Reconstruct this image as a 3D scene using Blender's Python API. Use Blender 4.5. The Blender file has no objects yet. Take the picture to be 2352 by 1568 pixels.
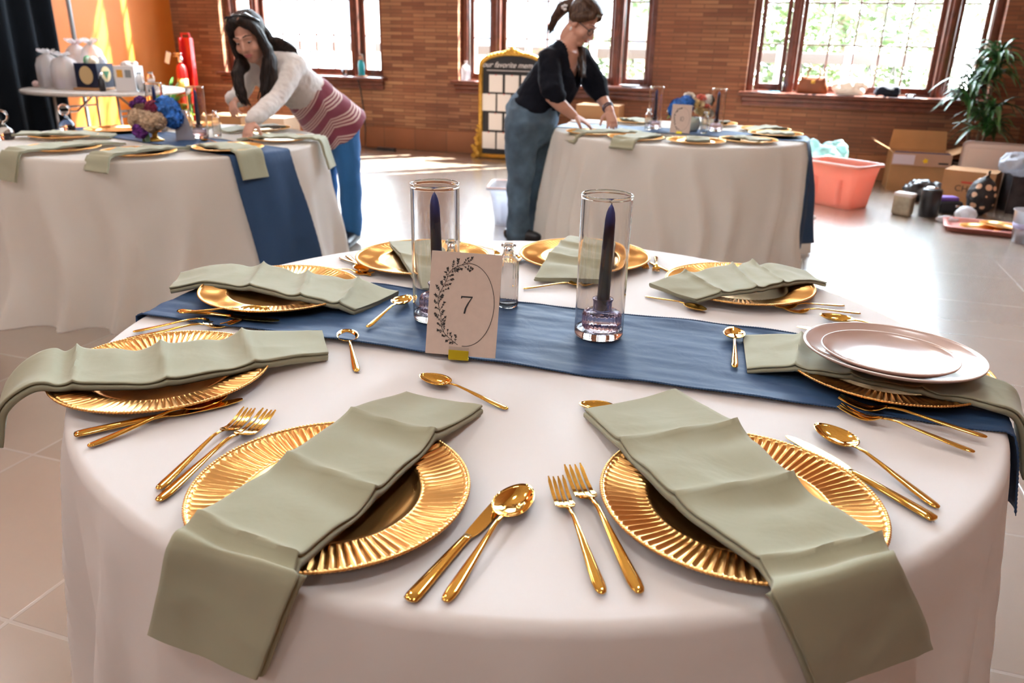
import bpy, bmesh, math, random
from mathutils import Vector, Matrix, noise
random.seed(11)
sc = bpy.context.scene
PI = math.pi

# ---------------------------------------------------------------- camera
cam_data = bpy.data.cameras.new('camera')
cam = bpy.data.objects.new('camera', cam_data)
sc.collection.objects.link(cam)
sc.camera = cam
cam_data.sensor_width = 36.0
cam_data.lens = 1781.0 / 2352.0 * 36.0
cam_data.clip_start = 0.05
cam_data.clip_end = 200
PITCH, ROLL, EYE = 0.368, 0.022, 1.268
_f = Vector((0, math.cos(PITCH), -math.sin(PITCH)))
_u0 = Vector((0, math.sin(PITCH), math.cos(PITCH)))
_r0 = Vector((1, 0, 0))
_r = _r0 * math.cos(ROLL) + _u0 * math.sin(ROLL)
_u = _u0 * math.cos(ROLL) - _r0 * math.sin(ROLL)
cam.matrix_world = Matrix(((_r.x, _u.x, -_f.x, 0), (_r.y, _u.y, -_f.y, 0), (_r.z, _u.z, -_f.z, EYE), (0, 0, 0, 1)))
cam_data.dof.use_dof = True
cam_data.dof.focus_distance = 1.22
cam_data.dof.aperture_fstop = 6.3

# room frame: s runs along the brick window wall, d is the distance from it into the room
ANG = -0.312
U = Vector((math.cos(ANG), math.sin(ANG), 0))
N = Vector((-math.sin(ANG), math.cos(ANG), 0))
DW = 8.98
def W(s, d, z=0.0):
    return U * s + N * (DW - d) + Vector((0, 0, z))
S_LEFT, S_RIGHT, D_FRONT, Z_CEIL = -7.65, 2.27, 14.2, 6.2

# ---------------------------------------------------------------- light
world = bpy.data.worlds.new('sky')
sc.world = world
world.use_nodes = True
bg = world.node_tree.nodes['Background']
bg.inputs[0].default_value = (0.76, 0.88, 1.0, 1)
bg.inputs[1].default_value = 38.0
sun_data = bpy.data.lights.new('sun', 'SUN')
sun_data.energy = 110.0
sun_data.angle = math.radians(0.9)
sun_data.color = (1.0, 0.93, 0.82)
sun = bpy.data.objects.new('sun', sun_data)
sc.collection.objects.link(sun)
_sd = (U * -0.455 - N * 0.455 + Vector((0, 0, -1))).normalized()
sun.rotation_euler = _sd.to_track_quat('-Z', 'Y').to_euler()
sun.location = W(0, -8, 12)
LAMP_W = 54.0
vs = sc.view_settings
vs.view_transform = 'Standard'
vs.look = 'None'
vs.gamma = 1.0
vs.use_curve_mapping = False
vs.exposure = 0.35
cy = sc.cycles
cy.max_bounces = 10
cy.diffuse_bounces = 5
cy.glossy_bounces = 5
cy.transmission_bounces = 10
cy.transparent_max_bounces = 16
cy.caustics_reflective = False
cy.caustics_refractive = False
cy.blur_glossy = 0.6
cy.sample_clamp_indirect = 6.0
cy.use_denoising = True

# ---------------------------------------------------------------- helpers
def thing(name, label, cat, loc=(0, 0, 0), rz=0.0, group=None):
    o = bpy.data.objects.new(name, None)
    sc.collection.objects.link(o)
    o.location = loc
    o.rotation_euler = (0, 0, rz)
    o.empty_display_size = 0.05
    o['label'] = label
    o['category'] = cat
    if group: o['group'] = group
    return o

def tag(o, label, cat, group=None):
    o['label'] = label
    o['category'] = cat
    if group: o['group'] = group
    return o

def obj(name, bm, m, parent=None, smooth=True, loc=None, rz=0.0, label=None, angle=None):
    me = bpy.data.meshes.new(name)
    bmesh.ops.recalc_face_normals(bm, faces=bm.faces)
    bm.to_mesh(me)
    bm.free()
    return link_mesh(name, me, m, parent, smooth, loc, rz, label, angle)

def link_mesh(name, me, m, parent=None, smooth=True, loc=None, rz=0.0, label=None, angle=None):
    mats = m if isinstance(m, (list, tuple)) else [m]
    if not me.materials:
        for x in mats: me.materials.append(x)
    if smooth:
        me.shade_smooth()
        if angle:
            try: me.set_sharp_from_angle(angle=math.radians(angle))
            except Exception: pass
    o = bpy.data.objects.new(name, me)
    sc.collection.objects.link(o)
    if parent: o.parent = parent
    if loc is not None: o.location = loc
    if rz: o.rotation_euler = (0, 0, rz)
    if label: o['label'] = label
    return o

def struct(name, bm, m, smooth=False, loc=None, rz=0.0, parent=None):
    o = obj(name, bm, m, parent, smooth, loc, rz)
    if parent is None: o['kind'] = 'structure'
    return o

def dup(root, loc, rz=0.0, label=None, group=None, scale=None):
    r = root.copy()
    sc.collection.objects.link(r)
    r.location = loc
    r.rotation_euler = (0, 0, rz)
    if scale: r.scale = (scale, scale, scale)
    if label: r['label'] = label
    if group: r['group'] = group
    for ch in list(root.children):
        c = ch.copy()
        sc.collection.objects.link(c)
        c.parent = r
        for g in list(ch.children):
            k = g.copy()
            sc.collection.objects.link(k)
            k.parent = c
    return r

def NB():
    return bmesh.new()

def box(bm, x0, x1, y0, y1, z0, z1):
    v = [bm.verts.new(p) for p in ((x0, y0, z0), (x1, y0, z0), (x1, y1, z0), (x0, y1, z0), (x0, y0, z1), (x1, y0, z1), (x1, y1, z1), (x0, y1, z1))]
    for f in ((0, 3, 2, 1), (4, 5, 6, 7), (0, 1, 5, 4), (1, 2, 6, 5), (2, 3, 7, 6), (3, 0, 4, 7)):
        bm.faces.new([v[i] for i in f])
    return v

def rbox(bm, x0, x1, y0, y1, z0, z1, r=0.005, seg=2):
    b = bmesh.new()
    box(b, x0, x1, y0, y1, z0, z1)
    bmesh.ops.bevel(b, geom=list(b.edges), offset=r, segments=seg, profile=0.5, affect='EDGES')
    merge(bm, b)

def merge(bm, b, mat=None):
    me = bpy.data.meshes.new('tmp')
    b.to_mesh(me)
    b.free()
    n = len(bm.verts)
    bm.from_mesh(me)
    if mat is not None:
        bm.verts.ensure_lookup_table()
        bmesh.ops.transform(bm, matrix=mat, verts=bm.verts[n:])
    bpy.data.meshes.remove(me)

def grid_faces(bm, rows, close_u=False, close_v=False, cap=False):
    nu, nv = len(rows), len(rows[0])
    for i in range(nu if close_u else nu - 1):
        a, b = rows[i], rows[(i + 1) % nu]
        for j in range(nv if close_v else nv - 1):
            k = (j + 1) % nv
            bm.faces.new((a[j], a[k], b[k], b[j]))
    if cap:
        bm.faces.new(list(reversed(rows[0])))
        bm.faces.new(rows[-1])

def lathe(bm, prof, n=48, flute=None, close=False, mat=None):
    """prof: [(r, z)] or [(r, z, flute amount)]; flute(theta) -> -1..1"""
    rows = []
    for p in prof:
        r, z = p[0], p[1]
        fa = p[2] if len(p) > 2 else 0.0
        fz = p[3] if len(p) > 3 else 0.0
        row = []
        if r < 1e-6:
            v = bm.verts.new((0, 0, z))
            row = [v] * n
        else:
            for k in range(n):
                t = 2 * PI * k / n
                g = flute(t) if flute and (fa or fz) else 0.0
                rr = r + fa * g
                row.append(bm.verts.new((rr * math.cos(t), rr * math.sin(t), z + fz * g)))
        rows.append(row)
    if close: rows.append(rows[0])
    new = [v for row in rows for v in row]
    for a, b in zip(rows[:-1], rows[1:]):
        for j in range(n):
            k = (j + 1) % n
            vs_ = []
            for v in (a[j], a[k], b[k], b[j]):
                if v not in vs_: vs_.append(v)
            if len(vs_) > 2:
                try: bm.faces.new(vs_)
                except ValueError: pass
    if mat is not None:
        bmesh.ops.transform(bm, matrix=mat, verts=list(set(new)))

def frame_of(t, side):
    t = Vector(t).normalized()
    s = Vector(side)
    s = (s - t * s.dot(t))
    if s.length < 1e-6: s = t.orthogonal()
    s.normalize()
    return t, s, t.cross(s)

def loft(bm, pts, radii, side=(1, 0, 0), n=14, round_caps=True):
    """closed tube through pts; radii items are r or (a along side, b across)"""
    pts = [Vector(p) for p in pts]
    rr = [(r, r) if not isinstance(r, (tuple, list)) else r for r in radii]
    if round_caps:
        t0 = (pts[0] - pts[1]).normalized()
        t1 = (pts[-1] - pts[-2]).normalized()
        m0, m1 = min(rr[0]), min(rr[-1])
        P = [pts[0] + t0 * m0 * k for k in (0.92, 0.6)] + pts + [pts[-1] + t1 * m1 * k for k in (0.6, 0.92)]
        R = [(rr[0][0] * k, rr[0][1] * k) for k in (0.4, 0.8)] + rr + [(rr[-1][0] * k, rr[-1][1] * k) for k in (0.8, 0.4)]
    else:
        P, R = pts, rr
    rows = []
    for i, p in enumerate(P):
        a = P[max(i - 1, 0)]
        b = P[min(i + 1, len(P) - 1)]
        t, s, w = frame_of(b - a, side)
        rows.append([bm.verts.new(p + s * (R[i][0] * math.cos(2 * PI * k / n)) + w * (R[i][1] * math.sin(2 * PI * k / n))) for k in range(n)])
    grid_faces(bm, rows, close_v=True, cap=True)

def tube(bm, pts, r, n=8, side=(0.13, 0.31, 0.94)):
    loft(bm, pts, r if isinstance(r, list) else [r] * len(pts), side, n, False)

def ball(bm, c, r, mat=None, u=12, v=8):
    if not isinstance(r, (tuple, list)): r = (r, r, r)
    m = Matrix.Translation(Vector(c)) @ (mat.to_4x4() if mat else Matrix.Identity(4)) @ Matrix.Diagonal((r[0], r[1], r[2], 1))
    bmesh.ops.create_uvsphere(bm, u_segments=u, v_segments=v, radius=1.0, matrix=m)

def ico(bm, c, r, sub=1):
    bmesh.ops.create_icosphere(bm, subdivisions=sub, radius=r, matrix=Matrix.Translation(Vector(c)))

def poly(bm, pts, z0, z1):
    """extruded polygon in xy"""
    a = [bm.verts.new((p[0], p[1], z0)) for p in pts]
    b = [bm.verts.new((p[0], p[1], z1)) for p in pts]
    bm.faces.new(list(reversed(a)))
    bm.faces.new(b)
    for i in range(len(pts)):
        j = (i + 1) % len(pts)
        bm.faces.new((a[i], a[j], b[j], b[i]))

def remesh(bm, voxel=0.006, smooth=4, fac=0.5):
    me = bpy.data.meshes.new('tmp')
    bmesh.ops.recalc_face_normals(bm, faces=bm.faces)
    bm.to_mesh(me)
    bm.free()
    o = bpy.data.objects.new('tmp', me)
    sc.collection.objects.link(o)
    m = o.modifiers.new('r', 'REMESH')
    m.mode = 'VOXEL'
    m.voxel_size = voxel
    if smooth:
        s = o.modifiers.new('s', 'SMOOTH')
        s.factor = fac
        s.iterations = smooth
    dg = bpy.context.evaluated_depsgraph_get()
    out = bpy.data.meshes.new_from_object(o.evaluated_get(dg))
    bpy.data.objects.remove(o)
    bpy.data.meshes.remove(me)
    b = bmesh.new()
    b.from_mesh(out)
    bpy.data.meshes.remove(out)
    return b

def wobble(bm, amp, scale, seed=0.0):
    bm.normal_update()
    off = Vector((seed, seed * 1.7, -seed))
    mv = [(v, v.normal * (amp * noise.noise(v.co * scale + off))) for v in bm.verts]
    for v, d in mv: v.co += d

def cr(p0, p1, p2, p3, t):
    return 0.5 * ((2 * p1) + (p2 - p0) * t + (2 * p0 - 5 * p1 + 4 * p2 - p3) * t * t + (3 * p1 - p0 - 3 * p2 + p3) * t * t * t)

def spline(P, u):
    """Catmull-Rom through P at u in 0..len-1"""
    P = [Vector(p) for p in P]
    i = min(int(u), len(P) - 2)
    t = u - i
    a = P[i - 1] if i > 0 else P[0] * 2 - P[1]
    d = P[i + 2] if i + 2 < len(P) else P[-1] * 2 - P[-2]
    return cr(a, P[i], P[i + 1], d, t)

# ---------------------------------------------------------------- materials
def new_mat(name):
    m = bpy.data.materials.new(name)
    m.use_nodes = True
    nt = m.node_tree
    return m, nt, nt.nodes['Principled BSDF']

def mat(name, col, rough=0.6, metal=0.0, var=0.0, vscale=8.0, bump=0.0, bscale=60.0, spec=0.5, coat=0.0, sheen=0.0):
    m, nt, b = new_mat(name)
    b.inputs['Base Color'].default_value = (*col, 1)
    b.inputs['Roughness'].default_value = rough
    b.inputs['Metallic'].default_value = metal
    b.inputs['Specular IOR Level'].default_value = spec
    b.inputs['Coat Weight'].default_value = coat
    b.inputs['Sheen Weight'].default_value = sheen
    if var or bump:
        tc = nt.nodes.new('ShaderNodeTexCoord')
    if var:
        nz = nt.nodes.new('ShaderNodeTexNoise')
        nz.inputs['Scale'].default_value = vscale
        nz.inputs['Detail'].default_value = 5
        rp = nt.nodes.new('ShaderNodeValToRGB')
        lo = tuple(max(0, c * (1 - var)) for c in col)
        hi = tuple(min(1, c * (1 + var)) for c in col)
        rp.color_ramp.elements[0].position = 0.3
        rp.color_ramp.elements[1].position = 0.7
        rp.color_ramp.elements[0].color = (*lo, 1)
        rp.color_ramp.elements[1].color = (*hi, 1)
        nt.links.new(tc.outputs['Object'], nz.inputs['Vector'])
        nt.links.new(nz.outputs['Fac'], rp.inputs['Fac'])
        nt.links.new(rp.outputs['Color'], b.inputs['Base Color'])
    if bump:
        n2 = nt.nodes.new('ShaderNodeTexNoise')
        n2.inputs['Scale'].default_value = bscale
        n2.inputs['Detail'].default_value = 4
        bp = nt.nodes.new('ShaderNodeBump')
        bp.inputs['Strength'].default_value = bump
        bp.inputs['Distance'].default_value = 0.01
        nt.links.new(tc.outputs['Object'], n2.inputs['Vector'])
        nt.links.new(n2.outputs['Fac'], bp.inputs['Height'])
        nt.links.new(bp.outputs['Normal'], b.inputs['Normal'])
    return m

def cloth_mat(name, col, trans=0.3, rough=0.85, bump=0.15, bscale=25.0, weave=900.0, sheen=0.2, tcol=None):
    m, nt, b = new_mat(name)
    b.inputs['Base Color'].default_value = (*col, 1)
    b.inputs['Roughness'].default_value = rough
    b.inputs['Specular IOR Level'].default_value = 0.2
    b.inputs['Sheen Weight'].default_value = sheen
    tc = nt.nodes.new('ShaderNodeTexCoord')
    n1 = nt.nodes.new('ShaderNodeTexNoise')
    n1.inputs['Scale'].default_value = bscale
    n1.inputs['Detail'].default_value = 3
    n1.inputs['Distortion'].default_value = 0.6
    n2 = nt.nodes.new('ShaderNodeTexNoise')
    n2.inputs['Scale'].default_value = weave
    nt.links.new(tc.outputs['Object'], n1.inputs['Vector'])
    nt.links.new(tc.outputs['Object'], n2.inputs['Vector'])
    b1 = nt.nodes.new('ShaderNodeBump')
    b1.inputs['Strength'].default_value = bump
    b1.inputs['Distance'].default_value = 0.02
    b2 = nt.nodes.new('ShaderNodeBump')
    b2.inputs['Strength'].default_value = 0.06
    b2.inputs['Distance'].default_value = 0.002
    nt.links.new(n1.outputs['Fac'], b1.inputs['Height'])
    nt.links.new(b1.outputs['Normal'], b2.inputs['Normal'])
    nt.links.new(n2.outputs['Fac'], b2.inputs['Height'])
    nt.links.new(b2.outputs['Normal'], b.inputs['Normal'])
    if trans:
        tr = nt.nodes.new('ShaderNodeBsdfTranslucent')
        tr.inputs['Color'].default_value = (*(tcol or col), 1)
        mx = nt.nodes.new('ShaderNodeMixShader')
        mx.inputs[0].default_value = trans
        nt.links.new(b.outputs[0], mx.inputs[1])
        nt.links.new(tr.outputs[0], mx.inputs[2])
        nt.links.new(mx.outputs[0], nt.nodes['Material Output'].inputs['Surface'])
    return m

def glass_mat(name, col=(1, 1, 1), rough=0.0, ior=1.45):
    m, nt, b = new_mat(name)
    g = nt.nodes.new('ShaderNodeBsdfGlass')
    g.inputs['Color'].default_value = (*col, 1)
    g.inputs['Roughness'].default_value = rough
    g.inputs['IOR'].default_value = ior
    nt.links.new(g.outputs[0], nt.nodes['Material Output'].inputs['Surface'])
    return m

def film_mat(name, col=(1, 1, 1), fac=0.25, rough=0.05, body=(1, 1, 1), body_fac=0.0):
    """thin clear sheet: transparent, a fresnel reflection, optionally some milky body"""
    m, nt, b = new_mat(name)
    t = nt.nodes.new('ShaderNodeBsdfTransparent')
    t.inputs['Color'].default_value = (*col, 1)
    g = nt.nodes.new('ShaderNodeBsdfGlossy')
    g.inputs['Roughness'].default_value = rough
    lw = nt.nodes.new('ShaderNodeLayerWeight')
    lw.inputs['Blend'].default_value = 0.5
    pw = nt.nodes.new('ShaderNodeMath')
    pw.operation = 'POWER'
    pw.inputs[1].default_value = 4.0
    ma = nt.nodes.new('ShaderNodeMath')
    ma.operation = 'MULTIPLY_ADD'
    ma.inputs[1].default_value = min(0.9, fac * 1.6)
    ma.inputs[2].default_value = 0.04
    mx = nt.nodes.new('ShaderNodeMixShader')
    nt.links.new(lw.outputs['Facing'], pw.inputs[0])
    nt.links.new(pw.outputs[0], ma.inputs[0])
    nt.links.new(ma.outputs[0], mx.inputs[0])
    nt.links.new(t.outputs[0], mx.inputs[1])
    nt.links.new(g.outputs[0], mx.inputs[2])
    last = mx
    if body_fac:
        b.inputs['Base Color'].default_value = (*body, 1)
        b.inputs['Roughness'].default_value = 0.4
        tr = nt.nodes.new('ShaderNodeBsdfTranslucent')
        tr.inputs['Color'].default_value = (*body, 1)
        m1 = nt.nodes.new('ShaderNodeMixShader')
        m1.inputs[0].default_value = 0.45
        nt.links.new(b.outputs[0], m1.inputs[1])
        nt.links.new(tr.outputs[0], m1.inputs[2])
        m2 = nt.nodes.new('ShaderNodeMixShader')
        m2.inputs[0].default_value = body_fac
        nt.links.new(mx.outputs[0], m2.inputs[1])
        nt.links.new(m1.outputs[0], m2.inputs[2])
        last = m2
    nt.links.new(last.outputs[0], nt.nodes['Material Output'].inputs['Surface'])
    return m

def brick_mat(name, c1, c2, mortar, bw, bh, msize=0.004, bump=0.4, rough=0.75, axes='XZ', var=0.35, off=0.5):
    m, nt, b = new_mat(name)
    tc = nt.nodes.new('ShaderNodeTexCoord')
    sx = nt.nodes.new('ShaderNodeSeparateXYZ')
    cx = nt.nodes.new('ShaderNodeCombineXYZ')
    nt.links.new(tc.outputs['Object'], sx.inputs[0])
    nt.links.new(sx.outputs[axes[0]], cx.inputs['X'])
    nt.links.new(sx.outputs[axes[1]], cx.inputs['Y'])
    br = nt.nodes.new('ShaderNodeTexBrick')
    br.offset = off
    br.inputs['Color1'].default_value = (*c1, 1)
    br.inputs['Color2'].default_value = (*c2, 1)
    br.inputs['Mortar'].default_value = (*mortar, 1)
    br.inputs['Scale'].default_value = 1.0
    br.inputs['Mortar Size'].default_value = msize
    br.inputs['Mortar Smooth'].default_value = 0.3
    br.inputs['Bias'].default_value = 0.0
    br.inputs['Brick Width'].default_value = bw
    br.inputs['Row Height'].default_value = bh
    nt.links.new(cx.outputs[0], br.inputs['Vector'])
    nz = nt.nodes.new('ShaderNodeTexNoise')
    nz.inputs['Scale'].default_value = 1.7
    nz.inputs['Detail'].default_value = 6
    nt.links.new(tc.outputs['Object'], nz.inputs['Vector'])
    hs = nt.nodes.new('ShaderNodeMix')
    hs.data_type = 'RGBA'
    hs.blend_type = 'MULTIPLY'
    hs.inputs[0].default_value = 1.0
    rp = nt.nodes.new('ShaderNodeValToRGB')
    rp.color_ramp.elements[0].position = 0.3
    rp.color_ramp.elements[1].position = 0.75
    rp.color_ramp.elements[0].color = (1 - var, 1 - var, 1 - var, 1)
    rp.color_ramp.elements[1].color = (1, 1, 1, 1)
    nt.links.new(nz.outputs['Fac'], rp.inputs['Fac'])
    nt.links.new(br.outputs['Color'], hs.inputs[6])
    nt.links.new(rp.outputs['Color'], hs.inputs[7])
    nt.links.new(hs.outputs[2], b.inputs['Base Color'])
    b.inputs['Roughness'].default_value = rough
    bp = nt.nodes.new('ShaderNodeBump')
    bp.invert = True
    bp.inputs['Strength'].default_value = bump
    bp.inputs['Distance'].default_value = 0.01
    nt.links.new(br.outputs['Fac'], bp.inputs['Height'])
    nt.links.new(bp.outputs['Normal'], b.inputs['Normal'])
    return m, nt, b, br

def fabric_stripes(name, cols, period, chev, axis, side, origin):
    """stripes square to axis, bent into a chevron along side"""
    m, nt, b = new_mat(name)
    tc = nt.nodes.new('ShaderNodeTexCoord')
    def dot(v):
        d = nt.nodes.new('ShaderNodeVectorMath')
        d.operation = 'DOT_PRODUCT'
        d.inputs[1].default_value = v
        nt.links.new(tc.outputs['Object'], d.inputs[0])
        return d.outputs['Value']
    def mth(op, a, c=None):
        q = nt.nodes.new('ShaderNodeMath')
        q.operation = op
        for i, x in enumerate((a, c)):
            if x is None: continue
            if isinstance(x, (int, float)): q.inputs[i].default_value = x
            else: nt.links.new(x, q.inputs[i])
        return q.outputs[0]
    o = Vector(origin)
    a = mth('SUBTRACT', dot(axis), o.dot(Vector(axis)))
    s = mth('ABSOLUTE', mth('SUBTRACT', dot(side), o.dot(Vector(side))))
    t = mth('DIVIDE', mth('ADD', a, mth('MULTIPLY', s, chev)), period)
    fr = mth('FRACT', t)
    rp = nt.nodes.new('ShaderNodeValToRGB')
    rp.color_ramp.interpolation = 'CONSTANT'
    els = rp.color_ramp.elements
    while len(els) < len(cols): els.new(0.5)
    for e, (p, c) in zip(els, cols):
        e.position = p
        e.color = (*c, 1)
    nt.links.new(fr, rp.inputs['Fac'])
    nt.links.new(rp.outputs['Color'], b.inputs['Base Color'])
    b.inputs['Roughness'].default_value = 0.9
    b.inputs['Sheen Weight'].default_value = 0.3
    return m

M = {}
M['linen'] = cloth_mat('white_tablecloth', (0.875, 0.852, 0.842), 0.25, bump=0.14, bscale=6.0)
M['linen_back'] = cloth_mat('ivory_tablecloth', (0.93, 0.915, 0.88), 0.55, bump=0.15, bscale=7.0, tcol=(0.98, 0.955, 0.90))
M['navy_cloth'] = cloth_mat('navy_satin', (0.036, 0.074, 0.155), 0.06, rough=0.55, bump=0.10, bscale=22.0, sheen=0.0)
M['navy_cloth'].node_tree.nodes['Principled BSDF'].inputs['Specular IOR Level'].default_value = 0.12
M['sage'] = cloth_mat('sage_linen', (0.350, 0.352, 0.248), 0.10, bump=0.12, bscale=11.0)
M['charger'] = mat('gold_charger', (0.88, 0.50, 0.175), 0.30, 1.0, var=0.06, vscale=30)
M['gold'] = mat('polished_gold', (0.82, 0.50, 0.12), 0.09, 1.0)
M['gold_wood'] = mat('gilded_frame', (0.62, 0.36, 0.06), 0.38, 0.55, var=0.2, vscale=20)
M['pink_plate'] = mat('blush_glaze', (0.43, 0.30, 0.26), 0.20, 0.0, coat=0.5, spec=0.7)
M['glass'] = glass_mat('clear_glass')
M['lilac_glass'] = glass_mat('lilac_glass', (0.985, 0.91, 0.985))
M['pane'] = film_mat('window_glass', (0.98, 0.99, 0.99), 0.45, 0.02)
M['candle'] = mat('navy_wax', (0.038, 0.068, 0.28), 0.35, coat=0.2)
M['wick'] = mat('wick', (0.05, 0.05, 0.06), 0.9)
M['card'] = mat('card_stock', (0.60, 0.49, 0.42), 0.9, var=0.03, vscale=90)
M['ink'] = mat('black_ink', (0.02, 0.02, 0.022), 0.7)
M['brass_clip'] = mat('yellow_brass', (0.62, 0.50, 0.03), 0.35, 0.9)
M['wood'] = mat('mahogany', (0.12, 0.036, 0.022), 0.32, var=0.35, vscale=14, coat=0.15)
M['skin'] = mat('skin', (0.56, 0.30, 0.215), 0.5, var=0.05, vscale=20)
M['lip'] = mat('lips', (0.42, 0.13, 0.12), 0.45)
M['eye_white'] = mat('eye', (0.55, 0.5, 0.48), 0.25)
M['iris'] = mat('iris', (0.03, 0.018, 0.012), 0.2)
M['white'] = mat('white_plastic', (0.82, 0.82, 0.84), 0.4)
M['black'] = mat('black_plastic', (0.012, 0.012, 0.015), 0.3)
M['carton'] = mat('brown_cardboard', (0.40, 0.215, 0.095), 0.85, var=0.08, vscale=6)
M['paper'] = mat('white_paper', (0.82, 0.80, 0.78), 0.8)
M['red'] = mat('red_enamel', (0.62, 0.010, 0.008), 0.3, coat=0.3)
M['chrome'] = mat('brushed_metal', (0.75, 0.75, 0.77), 0.25, 1.0)
M['leaf'] = mat('dark_green_leaf', (0.035, 0.115, 0.03), 0.3, var=0.5, vscale=9, spec=0.7)
M['leaf_light'] = mat('yellow_green_leaf', (0.17, 0.26, 0.03), 0.45, var=0.4, vscale=9)
# ---------------------------------------------------------------- room shell
ROOM = (U * 0 + N * DW)          # s=0, d=0 ; room meshes use x=s, y=-d, z and are turned by ANG
def room(name, bm, m, smooth=False):
    return struct(name, bm, m, smooth, ROOM, ANG)

# floor: 60 cm glossy stone tiles, grout in line with the window wall
def floor_mat():
    m, nt, b, br = brick_mat('stone_tile', (0.270, 0.215, 0.170), (0.310, 0.250, 0.200), (0.33, 0.29, 0.25), 0.6, 0.6, 0.006, 0.25, 0.16, 'XY', 0.12, 0.0)
    mp = nt.nodes.new('ShaderNodeMapping')
    mp.inputs['Location'].default_value = (-0.272 + 0.6, 0.173 - 0.6 + 0.6, 0)
    cx = [n for n in nt.nodes if n.bl_idname == 'ShaderNodeCombineXYZ'][0]
    nt.links.new(cx.outputs[0], mp.inputs['Vector'])
    nt.links.new(mp.outputs[0], br.inputs['Vector'])
    # polished stone, worn unevenly
    nz = nt.nodes.new('ShaderNodeTexNoise')
    nz.inputs['Scale'].default_value = 2.0
    nz.inputs['Detail'].default_value = 3
    mr = nt.nodes.new('ShaderNodeMapRange')
    mr.inputs['To Min'].default_value = 0.23
    mr.inputs['To Max'].default_value = 0.28
    tc = [n for n in nt.nodes if n.bl_idname == 'ShaderNodeTexCoord'][0]
    nt.links.new(tc.outputs['Object'], nz.inputs['Vector'])
    nt.links.new(nz.outputs['Fac'], mr.inputs['Value'])
    nt.links.new(mr.outputs[0], b.inputs['Roughness'])
    b.inputs['Specular IOR Level'].default_value = 0.8
    b.inputs['Coat Weight'].default_value = 1.0
    b.inputs['Coat Roughness'].default_value = 0.26
    return m
bm = NB(); box(bm, S_LEFT - 0.4, S_RIGHT + 0.4, -D_FRONT - 0.3, 0.45, -0.25, 0.0)
room('floor', bm, floor_mat())
bm = NB(); box(bm, S_LEFT - 0.4, S_RIGHT + 0.4, -D_FRONT - 0.3, 0.45, Z_CEIL, Z_CEIL + 0.2)
room('ceiling', bm, mat('timber_ceiling', (0.42, 0.34, 0.26), 0.8, var=0.2, vscale=2))

WIN_C = (-5.762, -2.494, 0.780)
HALF, SILL_Z, TOP_Z, TH = 1.142, 0.79, 5.10, 0.42
brick, _nt, _b, _br = brick_mat('roman_brick', (0.275, 0.102, 0.048), (0.195, 0.064, 0.030), (0.13, 0.06, 0.032), 0.29, 0.040, 0.004, 0.5, 0.7)
# patches of paler, sandier brick
_n = _nt.nodes.new('ShaderNodeTexNoise'); _n.inputs['Scale'].default_value = 0.55; _n.inputs['Detail'].default_value = 2
_tc = [x for x in _nt.nodes if x.bl_idname == 'ShaderNodeTexCoord'][0]
_nt.links.new(_tc.outputs['Object'], _n.inputs['Vector'])
_rp = _nt.nodes.new('ShaderNodeValToRGB')
_rp.color_ramp.elements[0].position = 0.42; _rp.color_ramp.elements[1].position = 0.62
_rp.color_ramp.elements[0].color = (0.275, 0.102, 0.048, 1); _rp.color_ramp.elements[1].color = (0.44, 0.225, 0.11, 1)
_nt.links.new(_n.outputs['Fac'], _rp.inputs['Fac']); _nt.links.new(_rp.outputs['Color'], _br.inputs['Color1'])
bm = NB()
xs = [S_LEFT - 0.4]
for c in WIN_C: xs += [c - HALF, c + HALF]
xs.append(S_RIGHT + 0.4)
for i in range(0, len(xs), 2): box(bm, xs[i], xs[i + 1], 0, TH, 0, Z_CEIL)
for c in WIN_C:
    box(bm, c - HALF, c + HALF, 0, TH, 0, SILL_Z)
    box(bm, c - HALF, c + HALF, 0, TH, TOP_Z, Z_CEIL)
room('wall_back', bm, brick)
orange = mat('orange_paint', (0.50, 0.14, 0.016), 0.55, var=0.05, vscale=3)
bm = NB(); box(bm, S_LEFT - 0.3, S_LEFT, -D_FRONT - 0.3, 0, 0, Z_CEIL); room('wall_left', bm, orange)
brick_y, *_ = brick_mat('roman_brick_side', (0.29, 0.115, 0.045), (0.225, 0.078, 0.030), (0.13, 0.06, 0.032), 0.29, 0.040, 0.004, 0.5, 0.7, 'YZ')
bm = NB(); box(bm, S_RIGHT, S_RIGHT + 0.3, -D_FRONT - 0.3, 0, 0, Z_CEIL); room('wall_right', bm, brick_y)
bm = NB(); box(bm, S_LEFT - 0.3, S_RIGHT + 0.3, -D_FRONT - 0.3, -D_FRONT, 0, Z_CEIL)
room('wall_front', bm, brick)
terra, *_ = brick_mat('terracotta_block', (0.34, 0.125, 0.048), (0.24, 0.082, 0.032), (0.12, 0.06, 0.03), 0.42, 0.26, 0.004, 0.4, 0.6, 'XZ', 0.3, 0.0)
bm = NB(); rbox(bm, S_LEFT, S_RIGHT, -0.03, 0.0, 0.0, 0.255, 0.006); room('baseboard_back', bm, terra)

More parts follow.
